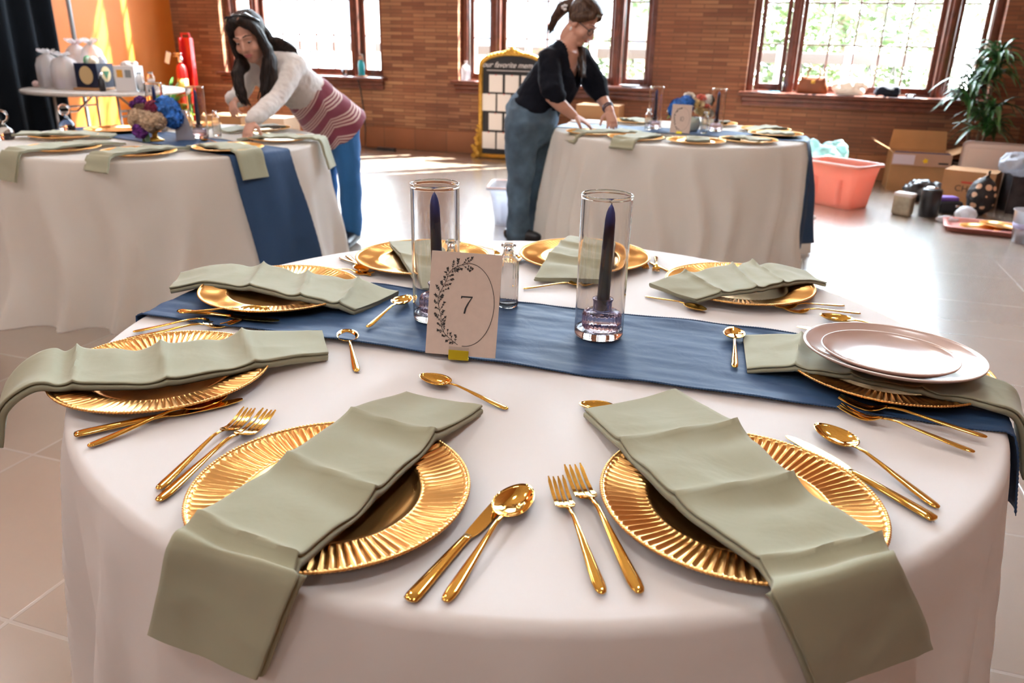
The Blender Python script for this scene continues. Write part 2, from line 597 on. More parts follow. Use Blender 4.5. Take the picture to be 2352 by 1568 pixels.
# windows
def window(i, c):
    root = bpy.data.objects.new('window_%d' % i, None)
    sc.collection.objects.link(root)
    root.location = W(c, 0, 0); root.rotation_euler = (0, 0, ANG)
    root['kind'] = 'structure'
    y0, y1 = 0.15, 0.27
    fr = NB()
    for sgn in (-1, 1):
        a, b = sorted((sgn * 1.142, sgn * 1.072)); rbox(fr, a, b, y0 - 0.03, y1 + 0.03, SILL_Z, TOP_Z, 0.006)
        a, b = sorted((sgn * 0.768, sgn * 0.662)); rbox(fr, a, b, y0 - 0.05, y1 + 0.03, SILL_Z, TOP_Z, 0.012)
        a, b = sorted((sgn * 0.735, sgn * 0.695)); rbox(fr, a, b, y0 - 0.075, y0 - 0.04, SILL_Z, TOP_Z, 0.010)
    for sgn in (-1, 1):
        a, b = sorted((sgn * 0.662, sgn * 1.072))
        rbox(fr, a, b, y0, y1 + 0.03, TOP_Z - 0.07, TOP_Z, 0.006); rbox(fr, a, b, y0, y1 + 0.03, SILL_Z, SILL_Z + 0.06, 0.006)
    rbox(fr, -0.662, 0.662, y0, y1 + 0.03, TOP_Z - 0.07, TOP_Z, 0.006); rbox(fr, -0.662, 0.662, y0, y1 + 0.03, SILL_Z, SILL_Z + 0.06, 0.006)
    obj('window_frame', fr, M['wood'], root, angle=40)
    zb = (1.307, 1.708, 2.11, 2.51, 2.91, 3.31, 3.71, 4.11, 4.51)
    for nm, x0, x1, nx in (('side_sash', -1.062, -0.772, 1), ('center_sash', -0.660, 0.660, 5), ('side_sash', 0.772, 1.062, 1)):
        s = NB(); st = 0.046
        zt, zl = TOP_Z - 0.07, SILL_Z + 0.06
        rbox(s, x0, x0 + st, 0.185, 0.23, zl, zt, 0.006); rbox(s, x1 - st, x1, 0.185, 0.23, zl, zt, 0.006)
        rbox(s, x0 + st, x1 - st, 0.185, 0.23, zl, 0.915, 0.006); rbox(s, x0 + st, x1 - st, 0.185, 0.23, zt - 0.05, zt, 0.006)
        for z in zb: rbox(s, x0 + st, x1 - st, 0.195, 0.222, z - 0.009, z + 0.009, 0.004)
        for k in range(1, nx):
            x = x0 + st + (x1 - x0 - 2 * st) * k / nx
            rbox(s, x - 0.009, x + 0.009, 0.195, 0.222, 0.915, zt - 0.05, 0.004)
        so = obj(nm, s, M['wood'], root, angle=40)
        g = NB(); box(g, x0 + st - 0.004, x1 - st + 0.004, 0.206, 0.209, 0.905, zt - 0.045)
        obj('glass_panes', g, M['pane'], so, smooth=False)
    s = NB()
    rbox(s, -1.20, 1.20, -0.13, 0.16, SILL_Z + 0.005, 0.836, 0.012, 3)
    rbox(s, -1.17, 1.17, -0.075, 0.0, SILL_Z - 0.045, SILL_Z + 0.004, 0.012, 3)
    rbox(s, -1.16, 1.16, -0.05, 0.0, SILL_Z - 0.095, SILL_Z - 0.046, 0.008, 3)
    obj('window_sill', s, M['wood'], root, angle=40)
for i, c in enumerate(WIN_C): window(i + 1, c)

# ceiling lamps (white glass bowls hung over the hall)
glow, nt, b = new_mat('lit_opal_glass')
b.inputs['Emission Color'].default_value = (1, 0.78, 0.52, 1); b.inputs['Emission Strength'].default_value = 9.0
def lamp(k, s, d, pw):
    root = thing('pendant_lamp', 'white glass bowl pendant lamp hung from the ceiling above the hall', 'lamp', W(s, d, 3.75), ANG, 'ceiling lamps')
    q = NB(); lathe(q, [(0, 0), (0.10, 0.005), (0.17, 0.05), (0.20, 0.12), (0.195, 0.13), (0.16, 0.06), (0.09, 0.02), (0, 0.015)], 32); obj('lamp_bowl', q, glow, root)
    q = NB(); tube(q, [(0, 0, 0.13), (0, 0, Z_CEIL - 3.75)], 0.012); lathe(q, [(0, Z_CEIL - 3.75), (0.07, Z_CEIL - 3.75), (0.06, Z_CEIL - 3.79), (0, Z_CEIL - 3.80)], 20); obj('lamp_rod', q, M['gold_wood'], root)
    ld = bpy.data.lights.new('lamp_light', 'POINT'); ld.energy = LAMP_W * pw; ld.color = (0.96, 0.97, 1.0); ld.shadow_soft_size = 0.16
    lo = bpy.data.objects.new('lamp_light', ld); sc.collection.objects.link(lo); lo.location = W(s, d, 3.62)
k = 0
for s in (-5.6, -2.7, 0.2):
    for d, pw in ((3.2, 0.35), (6.2, 1.1), (9.2, 1.0), (12.0, 0.9)):
        lamp(k, s, d, pw); k += 1

# ---------------------------------------------------------------- outside the windows
bm = NB(); box(bm, -40, 40, TH, 45, -0.5, -0.3)
room('ground', bm, mat('pale_paving', (0.35, 0.33, 0.30), 0.9, var=0.2, vscale=2))
paint = mat('grey_fence_paint', (0.07, 0.065, 0.06), 0.8)
wpaint = mat('white_fence_paint', (0.85, 0.85, 0.83), 0.7)
def fence(s0, s1, label):
    root = thing('garden_fence', label, 'fence', W((s0 + s1) / 2, -2.6, -0.3), ANG)
    h = (s1 - s0) / 2
    q = NB(); rbox(q, -h, h, -0.04, 0.04, 1.38, 1.52, 0.01); rbox(q, -h, h, -0.03, 0.03, 0.15, 0.25, 0.01); obj('rail', q, paint, root)
    n = int(2 * h / 0.28)
    q = NB()
    for j in range(n + 1):
        x = -h + 2 * h * j / n
        a = 0.14 if j < n else 0
        if a:
            tube(q, [(x, 0, 0.25), (x + 0.28, 0, 1.38)], 0.012, 6); tube(q, [(x + 0.28, 0.02, 0.25), (x, 0.02, 1.38)], 0.012, 6)
    obj('lattice', q, paint, root)
    for j in range(0, n + 1, 3):
        x = -h + 2 * h * j / n
        q = NB(); rbox(q, x - 0.05, x + 0.05, -0.05, 0.05, 0, 1.6, 0.01); obj('post', q, wpaint, root)
fence(-9.5, -3.0, 'grey lattice garden fence with white posts outside the left and middle windows')
fence(-2.6, 3.6, 'grey lattice garden fence with white posts outside the right-hand window')
def leaves(bm, c, r, n, size, rnd):
    for _ in range(n):
        while True:
            p = Vector((rnd.uniform(-1, 1), rnd.uniform(-1, 1), rnd.uniform(-1, 1)))
            if p.length < 1: break
        p = p.normalized() * (0.55 + 0.45 * rnd.random()) if rnd.random() < .7 else p
        p = Vector((c[0] + p.x * r[0], c[1] + p.y * r[1], c[2] + p.z * r[2]))
        e = Matrix.Rotation(rnd.uniform(0, 6.3), 3, 'Z') @ Matrix.Rotation(rnd.uniform(-1.2, 1.2), 3, 'X') @ Matrix.Rotation(rnd.uniform(-1, 1), 3, 'Y')
        a = size * rnd.uniform(0.7, 1.3)
        pts = [(-a, 0, 0), (0, -a * .45, a * .1), (a, 0, 0), (0, a * .45, a * .1)]
        bm.faces.new([bm.verts.new(p + e @ Vector(q)) for q in pts])
bush = mat('sunlit_leaf', (0.085, 0.130, 0.048), 0.5, var=0.5, vscale=2)
bark = mat('bark', (0.12, 0.08, 0.05), 0.9)
rnd = random.Random(3)
for s, d, z, r, n, lab in ((-1.25, -3.6, 0.9, (0.62, 0.6, 1.0), 1500, 'green shrub behind the fence at the left side of the right-hand window'),
        (0.15, -3.8, 1.0, (0.70, 0.7, 1.2), 1700, 'green shrub behind the fence in the middle of the right-hand window'),
        (1.62, -3.5, 0.8, (0.70, 0.6, 0.95), 1500, 'green shrub behind the fence at the right side of the right-hand window'),
        (-2.75, -4.2, 0.9, (0.7, 0.6, 0.9), 1200, 'green shrub seen through the right casement of the middle window')):
    root = thing('garden_shrub', lab, 'shrub', W(s, d, -0.3), ANG)
    q = NB(); leaves(q, (0, 0, z), r, int(n * 2.3), 0.055, rnd); obj('foliage', q, bush, root, smooth=False)
    q = NB()
    for j in range(4): tube(q, [(0, 0, 0), (rnd.uniform(-.2, .2), rnd.uniform(-.2, .2), z * .6), (rnd.uniform(-.4, .4), rnd.uniform(-.3, .3), z * 1.2)], [0.03, 0.02, 0.01], 6)
    obj('stem', q, bark, root)
for s, d, z, r, n, lab in ((0.9, -8.0, 3.3, (3.0, 1.6, 2.3), 3600, 'leafy tree standing beyond the fence outside the right-hand window'),
        (-3.0, -10.0, 3.8, (1.6, 1.4, 1.8), 1800, 'leafy tree seen at the right edge of the middle window')):
    root = thing('garden_tree', lab, 'tree', W(s, d, -0.3), ANG)
    q = NB(); leaves(q, (0, 0, z), r, n, 0.14, rnd); obj('foliage', q, bush, root, smooth=False)
    q = NB(); tube(q, [(0, 0, 0), (0.05, 0, z * .5), (0, 0.1, z)], [0.16, 0.12, 0.06], 8); obj('trunk', q, bark, root)
root = thing('neighbouring_building', 'pale stone building across the yard outside the left and middle windows', 'building', W(-9, -15, -0.3), ANG)
q = NB(); box(q, -6, 6, 0, 5, 0, 7); obj('facade', q, mat('pale_stone', (0.70, 0.66, 0.60), 0.9, var=0.08, vscale=1), root, smooth=False)
dk = mat('dark_window', (0.06, 0.07, 0.08), 0.15)
for x in (-4.5, -2.2, 0.1, 2.4, 4.7):
    for z in (1.2, 4.3):
        q = NB(); rbox(q, x - 0.5, x + 0.5, -0.05, 0.02, z, z + 1.6, 0.01); obj('window', q, dk, root, smooth=False)
# ---------------------------------------------------------------- tablecloths, runners
HT = 0.752
def cloth(name, center, R, label, folds, material, flare=0.03, seed=1, puddle=None, nth=300, crease=0.007):
    """round cloth to the floor; folds: (angle, width, depth) list in radians / metres at the hem"""
    rnd = random.Random(seed)
    bm = NB()
    rows = []
    def fold(t):
        s = 0
        for a, w, h in folds:
            d = (t - a + PI) % (2 * PI) - PI
            s += h * math.exp(-(d / w) ** 2)
        return s
    er = 0.016
    def rad(th, t):
        rr = R + flare * t ** 0.8
        rr += fold(th + 0.05 * math.sin(5 * t + th * 3)) * (t ** 0.75)
        rr += 0.006 * t * math.sin(th * 23 + 4 * t) + 0.010 * t * noise.noise((th * 3, t * 2.5, seed))
        if puddle:
            d = (th - puddle[0] + PI) % (2 * PI) - PI
            rr += puddle[2] * math.exp(-(d / puddle[1]) ** 2) * max(0, t - 0.55) ** 2 * 5
        # soft diagonal drag creases just under the table edge
        return rr + crease * math.sin(PI * min(1, t * 2.2)) * noise.noise((math.cos(th) * 6 + t * 4, math.sin(th) * 6 + t * 5, seed + 4))
    radial = [0.0, 0.12, 0.24, 0.36, 0.46, 0.54, 0.62, 0.68, 0.72]
    radial = [x * (R - er) / 0.74 for x in radial] + [R - er]
    prof = [(r, HT, 0) for r in radial]
    for k in range(1, 7):
        a = PI / 2 * k / 6
        prof.append((R - er + er * math.sin(a), HT - er + er * math.cos(a), 0))
    nd = 26
    for k in range(1, nd + 1):
        t = k / nd
        prof.append((R + flare * t ** 0.8, (HT - er) * (1 - t) + 0.006 * t, t))
    cv = bm.verts.new((0, 0, HT))
    for r, z, t in prof[1:]:
        row = []
        for k in range(nth):
            th = 2 * PI * k / nth
            rr = r
            zz = z
            if t > 0: rr = rad(th, t)
            else:
                zz += 0.0010 * noise.noise((r * math.cos(th) * 5, r * math.sin(th) * 5, seed)) if r < R - er - 0.001 else 0
            row.append(bm.verts.new((rr * math.cos(th), rr * math.sin(th), zz)))
        rows.append(row)
    for k in range(nth): bm.faces.new((cv, rows[0][k], rows[0][(k + 1) % nth]))
    grid_faces(bm, rows, close_v=True)
    root = thing('tablecloth', label, 'tablecloth', (center[0], center[1], 0))
    obj('cloth_drape', bm, material, root)
    return rad

def many_folds(n, amp, seed, jitter=0.5):
    r = random.Random(seed)
    return [((i + jitter * (r.random() - .5)) * 2 * PI / n, 0.20 * 2 * PI / n * r.uniform(.8, 1.2), amp * r.uniform(.5, 1.2)) for i in range(n)]

TF, RF = (0.039, 1.36), 0.774
TR, RR = (1.037, 5.137), 0.797
TL, RL = (-1.869, 4.207), 0.815
deg = math.radians
ff = [(deg(-154), 0.05, 0.085), (deg(-133), 0.045, 0.075), (deg(-100), 0.16, 0.012), (deg(-88), 0.05, 0.03), (deg(-48), 0.05, 0.05), (deg(-30), 0.06, 0.07), (deg(8), 0.08, 0.03), (deg(12), 0.1, 0.04), (deg(38), 0.1, 0.04), (deg(66), 0.1, 0.04),
      (deg(95), 0.1, 0.04), (deg(120), 0.1, 0.04), (deg(150), 0.1, 0.04), (deg(176), 0.1, 0.03)]
RAD_F = cloth('tablecloth', TF, RF, 'white round tablecloth to the floor on the large foreground table', ff, M['linen'], 0.012, 3, crease=0.007)
RAD_R = cloth('tablecloth', TR, RR, 'ivory tablecloth with many folds on the round table behind at right', many_folds(24, 0.10, 5, 0.8), M['linen_back'], 0.03, 5)
lf = [(deg(-165), 0.10, 0.08), (deg(-140), 0.08, 0.12), (deg(-119), 0.06, 0.07), (deg(-101), 0.06, 0.08), (deg(-84), 0.05, 0.09), (deg(-66), 0.06, 0.08), (deg(-40), 0.10, 0.06), (deg(-16), 0.1, 0.07), (deg(10), 0.1, 0.08)] + [(deg(a), 0.12, 0.06) for a in (35, 60, 85, 110, 135, 160)]
RAD_L = cloth('tablecloth', TL, RL, 'ivory tablecloth trailing on the floor of the round table behind at left', lf, M['linen_back'], 0.05, 8, (deg(-128), 0.32, 0.16))

def runner(center, R, rad, ang, width, hang0, hang1, label, off=0.0, wrinkle=0.003, lean=0.0):
    """strip across the table through its centre line, shifted sideways by off, hanging hang0/hang1 at its two ends"""
    root = thing('table_runner', label, 'table runner', (center[0], center[1], 0))
    ex = Vector((math.cos(ang), math.sin(ang), 0)); ey = Vector((-ex.y, ex.x, 0))
    nv = 56
    rows = []
    bm = NB()
    rr = R + 0.004
    zt = HT + 0.0022
    half = lambda v: math.sqrt(max(rr * rr - v * v, 0.01))
    us = [-1 - hang0 * (1 - k / 10) for k in range(10)] if hang0 else []
    nmid = 220
    us += [-1 + 2 * k / nmid for k in range(nmid + 1)]
    us += [1 + hang1 * (k + 1) / 12 for k in range(12)] if hang1 else []
    edge = [[], []]
    for u in us:
        row = []
        for j in range(nv + 1):
            v = (j / nv - 0.5) * width + off
            h = half(v)
            w = 1.2 * noise.noise((u * 5, v * 34 + u * 3, ang * 5)) + 0.8 * noise.noise((u * 9 + v * 14, v * 62, ang + 3)) + 0.6 * noise.noise((u * 3, v * 14, 9))
            edge_n = abs(j / nv - 0.5) * 2
            z = zt + wrinkle * (0.5 + 0.5 * w) * (0.55 + 0.8 * edge_n ** 4)
            if abs(u) <= 1:
                d = h * abs(u)
                x = ex * (h * u) + ey * v
                q = h - d
                if q < 0.012: z -= (0.012 - q) * 0.6
            else:
                dz = abs(u) - 1
                s = 1 if u > 0 else -1
                n = (ex * (s * h) + ey * (v + lean * dz)).normalized()
                th = math.atan2(n.y, n.x)
                t = min(1.0, dz / (HT - 0.016))
                ro = max(rad(th + a, t) for a in (-.04, -.02, 0, .02, .04)) + 0.006 + 0.010 * (0.5 + 0.5 * math.sin(v * 36 + 3 * dz)) * min(1, dz * 4)
                x = n * ro
                z = HT - 0.006 - dz
            row.append(bm.verts.new((x.x, x.y, z)))
        rows.append(row)
        edge[0].append(row[0].co.copy()); edge[1].append(row[-1].co.copy())
    grid_faces(bm, rows)
    bm2 = bm
    o = obj('runner_cloth', bm2, M['navy_cloth'], root)
    md = o.modifiers.new('thickness', 'SOLIDIFY'); md.thickness = 0.0012; md.offset = 1
    for e in edge:
        q = NB()
        pts = []
        for a, b in zip(e[:-1], e[1:]):
            for t in (0, .34, .67): pts.append(a.lerp(b, t))
        tube(q, [p + Vector((0, 0, 0.0012)) for p in pts], [0.0013 if i % 2 else 0.0021 for i in range(len(pts))], 6)
        obj('hem', q, M['navy_cloth'], root)
    return root
runner(TF, RF, RAD_F, deg(-16.2), 0.325, 0.30, 0.12, 'navy blue satin runner across the foreground table', 0.012, 0.0062)
runner(TR, RR, RAD_R, deg(-20), 0.33, 0.0, 0.66, 'navy runner hanging down the right side of the back right table', 0.0, 0.003)
runner(TL, RL, RAD_L, deg(-35), 0.34, 0.0, 0.64, 'navy runner hanging down the front of the back left table', 0.0, 0.003, 0.10)
# ---------------------------------------------------------------- chargers
def make_charger(name_label, loc, group):
    root = thing('charger_plate', name_label, 'plate', loc, 0, group)
    nf = 92
    def fl(t):
        x = math.sin(t * nf)
        return 1.0 - 2.0 * abs(math.sin(t * nf / 2)) ** 0.8
    bm = NB()
    prof = [(0.0, 0.0045), (0.06, 0.0045), (0.094, 0.0050), (0.1005, 0.0065), (0.1045, 0.0100), (0.1065, 0.0110), (0.1085, 0.0112, 0, 0.0), (0.1105, 0.0114, 0, 0.0011), (0.124, 0.0130, 0, 0.0017), (0.140, 0.0150, 0, 0.0020), (0.156, 0.0172, 0, 0.0020), (0.1590, 0.0178, 0, 0.0010), (0.1605, 0.0186), (0.1640, 0.0190), (0.1645, 0.0172), (0.156, 0.0135), (0.12, 0.0085), (0.10, 0.0040), (0.094, 0.0006), (0.05, 0.0), (0.0, 0.0)]
    lathe(bm, prof, nf * 6, fl)
    obj('plate_body', bm, M['charger'], root, angle=50)
    bm = NB()
    nb = 210
    rows = []
    for k in range(nb * 4):
        t = 2 * PI * k / (nb * 4)
        r = 0.0013 + 0.0011 * abs(math.sin(t * nb / 2 * 1.0))
        rows.append([bm.verts.new(((0.1632 + r * math.cos(a)) * math.cos(t), (0.1632 + r * math.cos(a)) * math.sin(t), 0.0186 + r * math.sin(a))) for a in [2 * PI * i / 6 for i in range(6)]])
    grid_faces(bm, rows, close_u=True, close_v=True)
    obj('beaded_rim', bm, M['charger'], root)
    return root
CH = {'A': (-0.211, 0.798), 'B': (0.274, 0.796), 'C': (0.629, 1.208), 'D': (0.512, 1.692), 'E': (0.179, 1.915), 'F': (-0.224, 1.864), 'G': (-0.492, 1.568), 'H': (-0.557, 1.138)}
CL = {'A': 'fluted gold charger plate nearest the camera at front left of the foreground table', 'B': 'fluted gold charger plate nearest the camera at front right of the foreground table',
      'C': 'gold charger under the two stacked blush plates on the runner', 'D': 'gold charger on the foreground table behind the stacked blush plates',
      'E': 'gold charger at the back of the foreground table behind the right vase', 'F': 'gold charger at the back of the foreground table behind the left vase',
      'G': 'gold charger on the left end of the foreground table runner', 'H': 'gold charger at the left edge of the foreground table, its napkin hanging off'}
charger0 = None
for k, (x, y) in CH.items():
    z = HT + (0.006 if k in 'CG' else 0.0015)
    if charger0 is None: charger0 = make_charger(CL[k], (x, y, z), 'gold chargers on the foreground table')
    else: dup(charger0, (x, y, z), random.uniform(0, 6), CL[k], 'gold chargers on the foreground table')

# ---------------------------------------------------------------- folded napkins
def napkin(st, label, group, open_right=True, thick=0.012, seed=0, nv=26, fine=22, lift=0.0):
    """st: list of (left point, right point) of the strip's upper surface from one end to the other"""
    Lp = [Vector(a) for a, b in st]; Rp = [Vector(b) for a, b in st]
    base = (Lp[len(Lp) // 2] + Rp[len(Lp) // 2]) / 2
    base = Vector((base.x, base.y, min(min(p.z for p in Lp), min(p.z for p in Rp))))
    n = (len(st) - 1) * fine
    T = thick
    # closed cross-section: v across 0..1, h above the underside; the open fold edge shows two leaves
    low = [(0.03, 0), (0.3, 0), (0.6, 0), (0.9, 0), (0.985, 0.02), (1.0, 0.2), (1.0, 0.48), (0.99, 0.60), (0.955, 0.66), (0.95, 0.70), (0.985, 0.76), (0.99, 0.88), (0.985, 0.97)]
    top = [(1 - 0.02 - 0.96 * k / nv, 1.0) for k in range(nv + 1)]
    end = [(0.008, 0.85), (0.0, 0.5), (0.008, 0.15)]
    prof = low + top + end
    if not open_right: prof = [(1 - v, h) for v, h in reversed(prof)]
    bm = NB()
    rows = []
    for i in range(n + 1):
        u = i / fine
        a, b = spline(Lp, u), spline(Rp, u)
        u2 = min(u + 0.05, len(st) - 1); u1 = max(u - 0.05, 0)
        t = (spline(Lp, u2) + spline(Rp, u2)) - (spline(Lp, u1) + spline(Rp, u1))
        x = b - a
        nrm = x.cross(t).normalized()
        if nrm.z < -0.2 or (abs(nrm.z) <= 0.2 and nrm.y > 0 and seed < 50): nrm = -nrm
        ridge = 0
        for k in range(1, len(st) - 1):
            dd = (u - k)
            ridge += 0.0055 * math.exp(-(dd / 0.10) ** 2) - 0.0035 * math.exp(-((dd - 0.30) / 0.2) ** 2)
        row = []
        for v, h in prof:
            hh = h * T
            wv = a + x * v
            o_ = Vector((seed * 1.7, seed, -seed))
            nz = noise.noise(wv * 8.5 + o_) * 0.0052 + noise.noise(wv * 19 + o_) * 0.0018 + 0.0012 * (1 - 3 * abs(noise.noise(wv * 13 + o_ * 2)))
            skew = 0.10 * (v - 0.5)
            rg = 0
            for k in range(1, min(4, len(st) - 1)):
                dd = (u - k - skew)
                rg += (0.0100 * math.exp(-abs(dd) / 0.060) - 0.0060 * math.exp(-((dd - 0.26) / 0.16) ** 2))
            lift_ = (nz + rg * (0.55 + 0.45 * v)) * (0.25 + 0.75 * h)
            # the weave sags a little in the middle
            p = wv + nrm * (hh - T + lift_ - 0.0025 * math.sin(PI * v) * (h > .5) + lift)
            row.append(bm.verts.new(p - base))
        rows.append(row)
    grid_faces(bm, rows, close_v=True, cap=True)
    root = thing('folded_napkin', label, 'napkin', base, 0, group)
    obj('napkin_cloth', bm, M['sage'], root, angle=70)
    return root
NK = {
'A':[((-0.163,1.086,0.768),(-0.04,1.032,0.768)),((-0.228,0.969,0.785),(-0.094,0.912,0.785)),((-0.28,0.838,0.786),(-0.148,0.772,0.786)),((-0.34,0.711,0.786),(-0.204,0.642,0.784)),((-0.358,0.678,0.770),(-0.198,0.606,0.788)),((-0.380,0.684,0.706),(-0.219,0.607,0.738)),((-0.410,0.704,0.630),(-0.256,0.620,0.646))],
'B':[((0.107,1.028,0.768),(0.261,1.11,0.768)),((0.144,0.897,0.785),(0.312,0.961,0.785)),((0.191,0.762,0.786),(0.344,0.826,0.786)),((0.255,0.651,0.786),(0.398,0.702,0.784)),((0.252,0.600,0.786),(0.398,0.656,0.786)),((0.281,0.602,0.731),(0.443,0.677,0.716)),((0.325,0.618,0.643),(0.498,0.712,0.624))],
'H':[((-0.312,1.223,0.768),(-0.349,1.332,0.768)),((-0.413,1.134,0.785),(-0.468,1.272,0.785)),((-0.522,1.059,0.787),(-0.576,1.196,0.787)),((-0.647,1.032,0.790),(-0.702,1.169,0.790)),((-0.700,1.020,0.790),(-0.752,1.150,0.790)),((-0.748,1.012,0.752),(-0.800,1.125,0.752)),((-0.772,1.015,0.690),(-0.825,1.105,0.690))],
'G':[((-0.312,1.45,0.770),(-0.243,1.582,0.770)),((-0.346,1.451,0.782),(-0.33,1.613,0.782)),((-0.43,1.477,0.788),(-0.448,1.65,0.788)),((-0.551,1.536,0.788),(-0.557,1.69,0.788)),((-0.654,1.566,0.784),(-0.675,1.70,0.784)),((-0.725,1.559,0.772),(-0.745,1.67,0.772))],
'F':[((-0.332,1.997,0.776),(-0.20,2.017,0.776)),((-0.273,1.814,0.784),(-0.140,1.790,0.784)),((-0.203,1.61,0.768),(-0.09,1.63,0.768))],
'E':[((0.153,2.11,0.774),(0.287,2.057,0.774)),((0.117,1.98,0.785),(0.265,1.925,0.785)),((0.082,1.849,0.786),(0.241,1.798,0.786)),((0.047,1.71,0.770),(0.21,1.695,0.770))],
'D':[((0.385,1.548,0.776),(0.302,1.664,0.776)),((0.441,1.557,0.790),(0.383,1.705,0.790)),((0.519,1.575,0.795),(0.504,1.756,0.795)),((0.589,1.62,0.794),(0.563,1.80,0.794)),((0.665,1.675,0.788),(0.64,1.80,0.788)),((0.715,1.70,0.774),(0.70,1.80,0.774))],
'C':[((0.394,1.198,0.768),(0.432,1.366,0.768)),((0.467,1.171,0.784),(0.521,1.325,0.784)),((0.545,1.137,0.786),(0.62,1.275,0.786)),((0.633,1.085,0.786),(0.700,1.215,0.786)),((0.712,1.045,0.782),(0.770,1.150,0.782)),((0.765,1.040,0.755),(0.815,1.135,0.755)),((0.805,1.045,0.655),(0.845,1.13,0.655))]}
NL = {'A': 'sage green napkin folded over the front left charger, hanging off the table edge', 'B': 'sage green napkin folded over the front right charger, hanging off the table edge',
      'C': 'sage green napkin pinched under the two stacked blush plates', 'D': 'crumpled sage napkin on the charger behind the stacked blush plates',
      'E': 'sage napkin at the back of the foreground table seen through the right vase', 'F': 'sage napkin at the back of the foreground table beside the left vase',
      'G': 'sage napkin lying across the charger on the left end of the foreground runner', 'H': 'sage napkin drooping off the left edge of the foreground table'}
for i, k in enumerate(NK):
    napkin(NK[k], NL[k], 'sage napkins on the foreground table', open_right=(k == 'A'), thick=0.015 if k in 'ABHG' else 0.012, seed=i * 3.7 + 1)

# ---------------------------------------------------------------- cutlery (built along +y, tip at y = 0.5 of its length)
def ribbon(bm, sec, n=10):
    rows = []
    for y, hw, ht, z in sec:
        rows.append([bm.verts.new((hw * math.cos(2 * PI * k / n), y, z + ht * math.sin(2 * PI * k / n))) for k in range(n)])
    grid_faces(bm, rows, close_v=True, cap=True)
HANDLE = [(-0.100, 0.0012, 0.0008, 0.0026), (-0.0985, 0.0040, 0.0016, 0.0026), (-0.094, 0.0058, 0.0020, 0.0028), (-0.085, 0.0066, 0.0022, 0.0032), (-0.065, 0.0060, 0.0022, 0.0048), (-0.035, 0.0045, 0.0020, 0.0078), (-0.010, 0.0032, 0.0018, 0.0106), (0.012, 0.0025, 0.0017, 0.0125), (0.026, 0.0025, 0.0016, 0.0118), (0.034, 0.0032, 0.0014, 0.0098)]
def make_fork():
    root = thing('fork', '', 'fork')
    h = NB(); ribbon(h, HANDLE); obj('handle', h, M['gold'], root)
    b = NB()
    def z_at(y):
        t = (y - 0.034) / 0.066
        return 0.0012 + (0.0086 * max(0, (0.42 - t) / 0.42) ** 2 if t < 0.42 else 0.0085 * ((t - 0.42) / 0.58) ** 1.5)
    # palm of the fork
    rows = []
    for y, hw in ((0.033, 0.0030), (0.037, 0.0056), (0.041, 0.0086), (0.046, 0.0102), (0.052, 0.0106)):
        rows.append([b.verts.new((hw * q, y, z_at(y) + dz + 0.0016 * q * q)) for dz, qs in ((0.0008, (-1, -.5, 0, .5, 1)), (-0.0008, (1, .5, 0, -.5, -1))) for q in qs])
    grid_faces(b, rows, close_v=True, cap=True)
    for q in (-1, -1 / 3, 1 / 3, 1):
        rows = []
        for y in (0.050, 0.060, 0.074, 0.084, 0.093, 0.099, 0.1005):
            hw = 0.0026 if y < 0.055 else (0.0019 if y < 0.095 else 0.0008)
            x = q * 0.0086; z = z_at(y) + 0.0012 * q * q
            rows.append([b.verts.new(p) for p in ((x - hw, y, z - 0.0007), (x + hw, y, z - 0.0007), (x + hw, y, z + 0.0007), (x - hw, y, z + 0.0007))])
        grid_faces(b, rows, close_v=True, cap=True)
    obj('tines', b, M['gold'], root, angle=45)
    return root
def make_spoon():
    root = thing('spoon', '', 'spoon')
    h = NB(); ribbon(h, HANDLE); obj('handle', h, M['gold'], root)
    b = NB()
    rows_t, rows_b = [], []
    y0, L, nr, na = 0.030, 0.070, 9, 36
    def pt(r, a, dz):
        t = math.cos(a)                      # -1 at the neck .. 1 at the tip
        wx = 0.0205 * (1.0 - 0.16 * t) * math.sin(a)
        y = y0 + L / 2 + r * L / 2 * t
        x = r * wx
        z = 0.0012 + 0.0098 * r ** 2.3 + 0.0012 * (1 - r) * 0 + dz - 0.002 * max(0, t) * r
        return (x, y, z)
    for dz, store in ((0.0011, rows_t), (0.0, rows_b)):
        for i in range(1, nr + 1):
            r = i / nr
            store.append([b.verts.new(pt(r, 2 * PI * k / na, dz)) for k in range(na)])
    ct, cb = b.verts.new((0, y0 + L / 2, 0.0023)), b.verts.new((0, y0 + L / 2, 0.0012))
    for c, rows in ((ct, rows_t), (cb, rows_b)):
        for k in range(na): b.faces.new((c, rows[0][k], rows[0][(k + 1) % na]))
        grid_faces(b, rows, close_v=True)
    grid_faces(b, [rows_t[-1], rows_b[-1]], close_v=True)
    obj('bowl', b, M['gold'], root)
    return root
def make_knife():
    root = thing('table_knife', '', 'knife')
    h = NB()
    ribbon(h, [(-0.115, 0.0040, 0.0012, 0.0040), (-0.113, 0.0078, 0.0028, 0.0042), (-0.105, 0.0088, 0.0034, 0.0044), (-0.07, 0.0078, 0.0036, 0.0048), (-0.03, 0.0064, 0.0034, 0.0050), (0.0, 0.0056, 0.0030, 0.0046), (0.008, 0.0058, 0.0026, 0.0042)], 12)
    obj('handle', h, M['gold'], root)
    b = NB()
    out = [(0.005, 0.006), (0.0085, 0.016), (0.0108, 0.035), (0.0112, 0.06), (0.0098, 0.085), (0.006, 0.104), (0.001, 0.1145), (-0.0035, 0.115), (-0.0062, 0.108), (-0.0074, 0.085), (-0.0070, 0.05), (-0.006, 0.02), (-0.005, 0.006)]
    poly(b, out, 0.0034, 0.0048)
    obj('blade', b, M['gold'], root, smooth=False)
    return root
protos = {'fork': make_fork(), 'spoon': make_spoon(), 'knife': make_knife()}
base_len = {'fork': 0.2, 'spoon': 0.2, 'knife': 0.23}
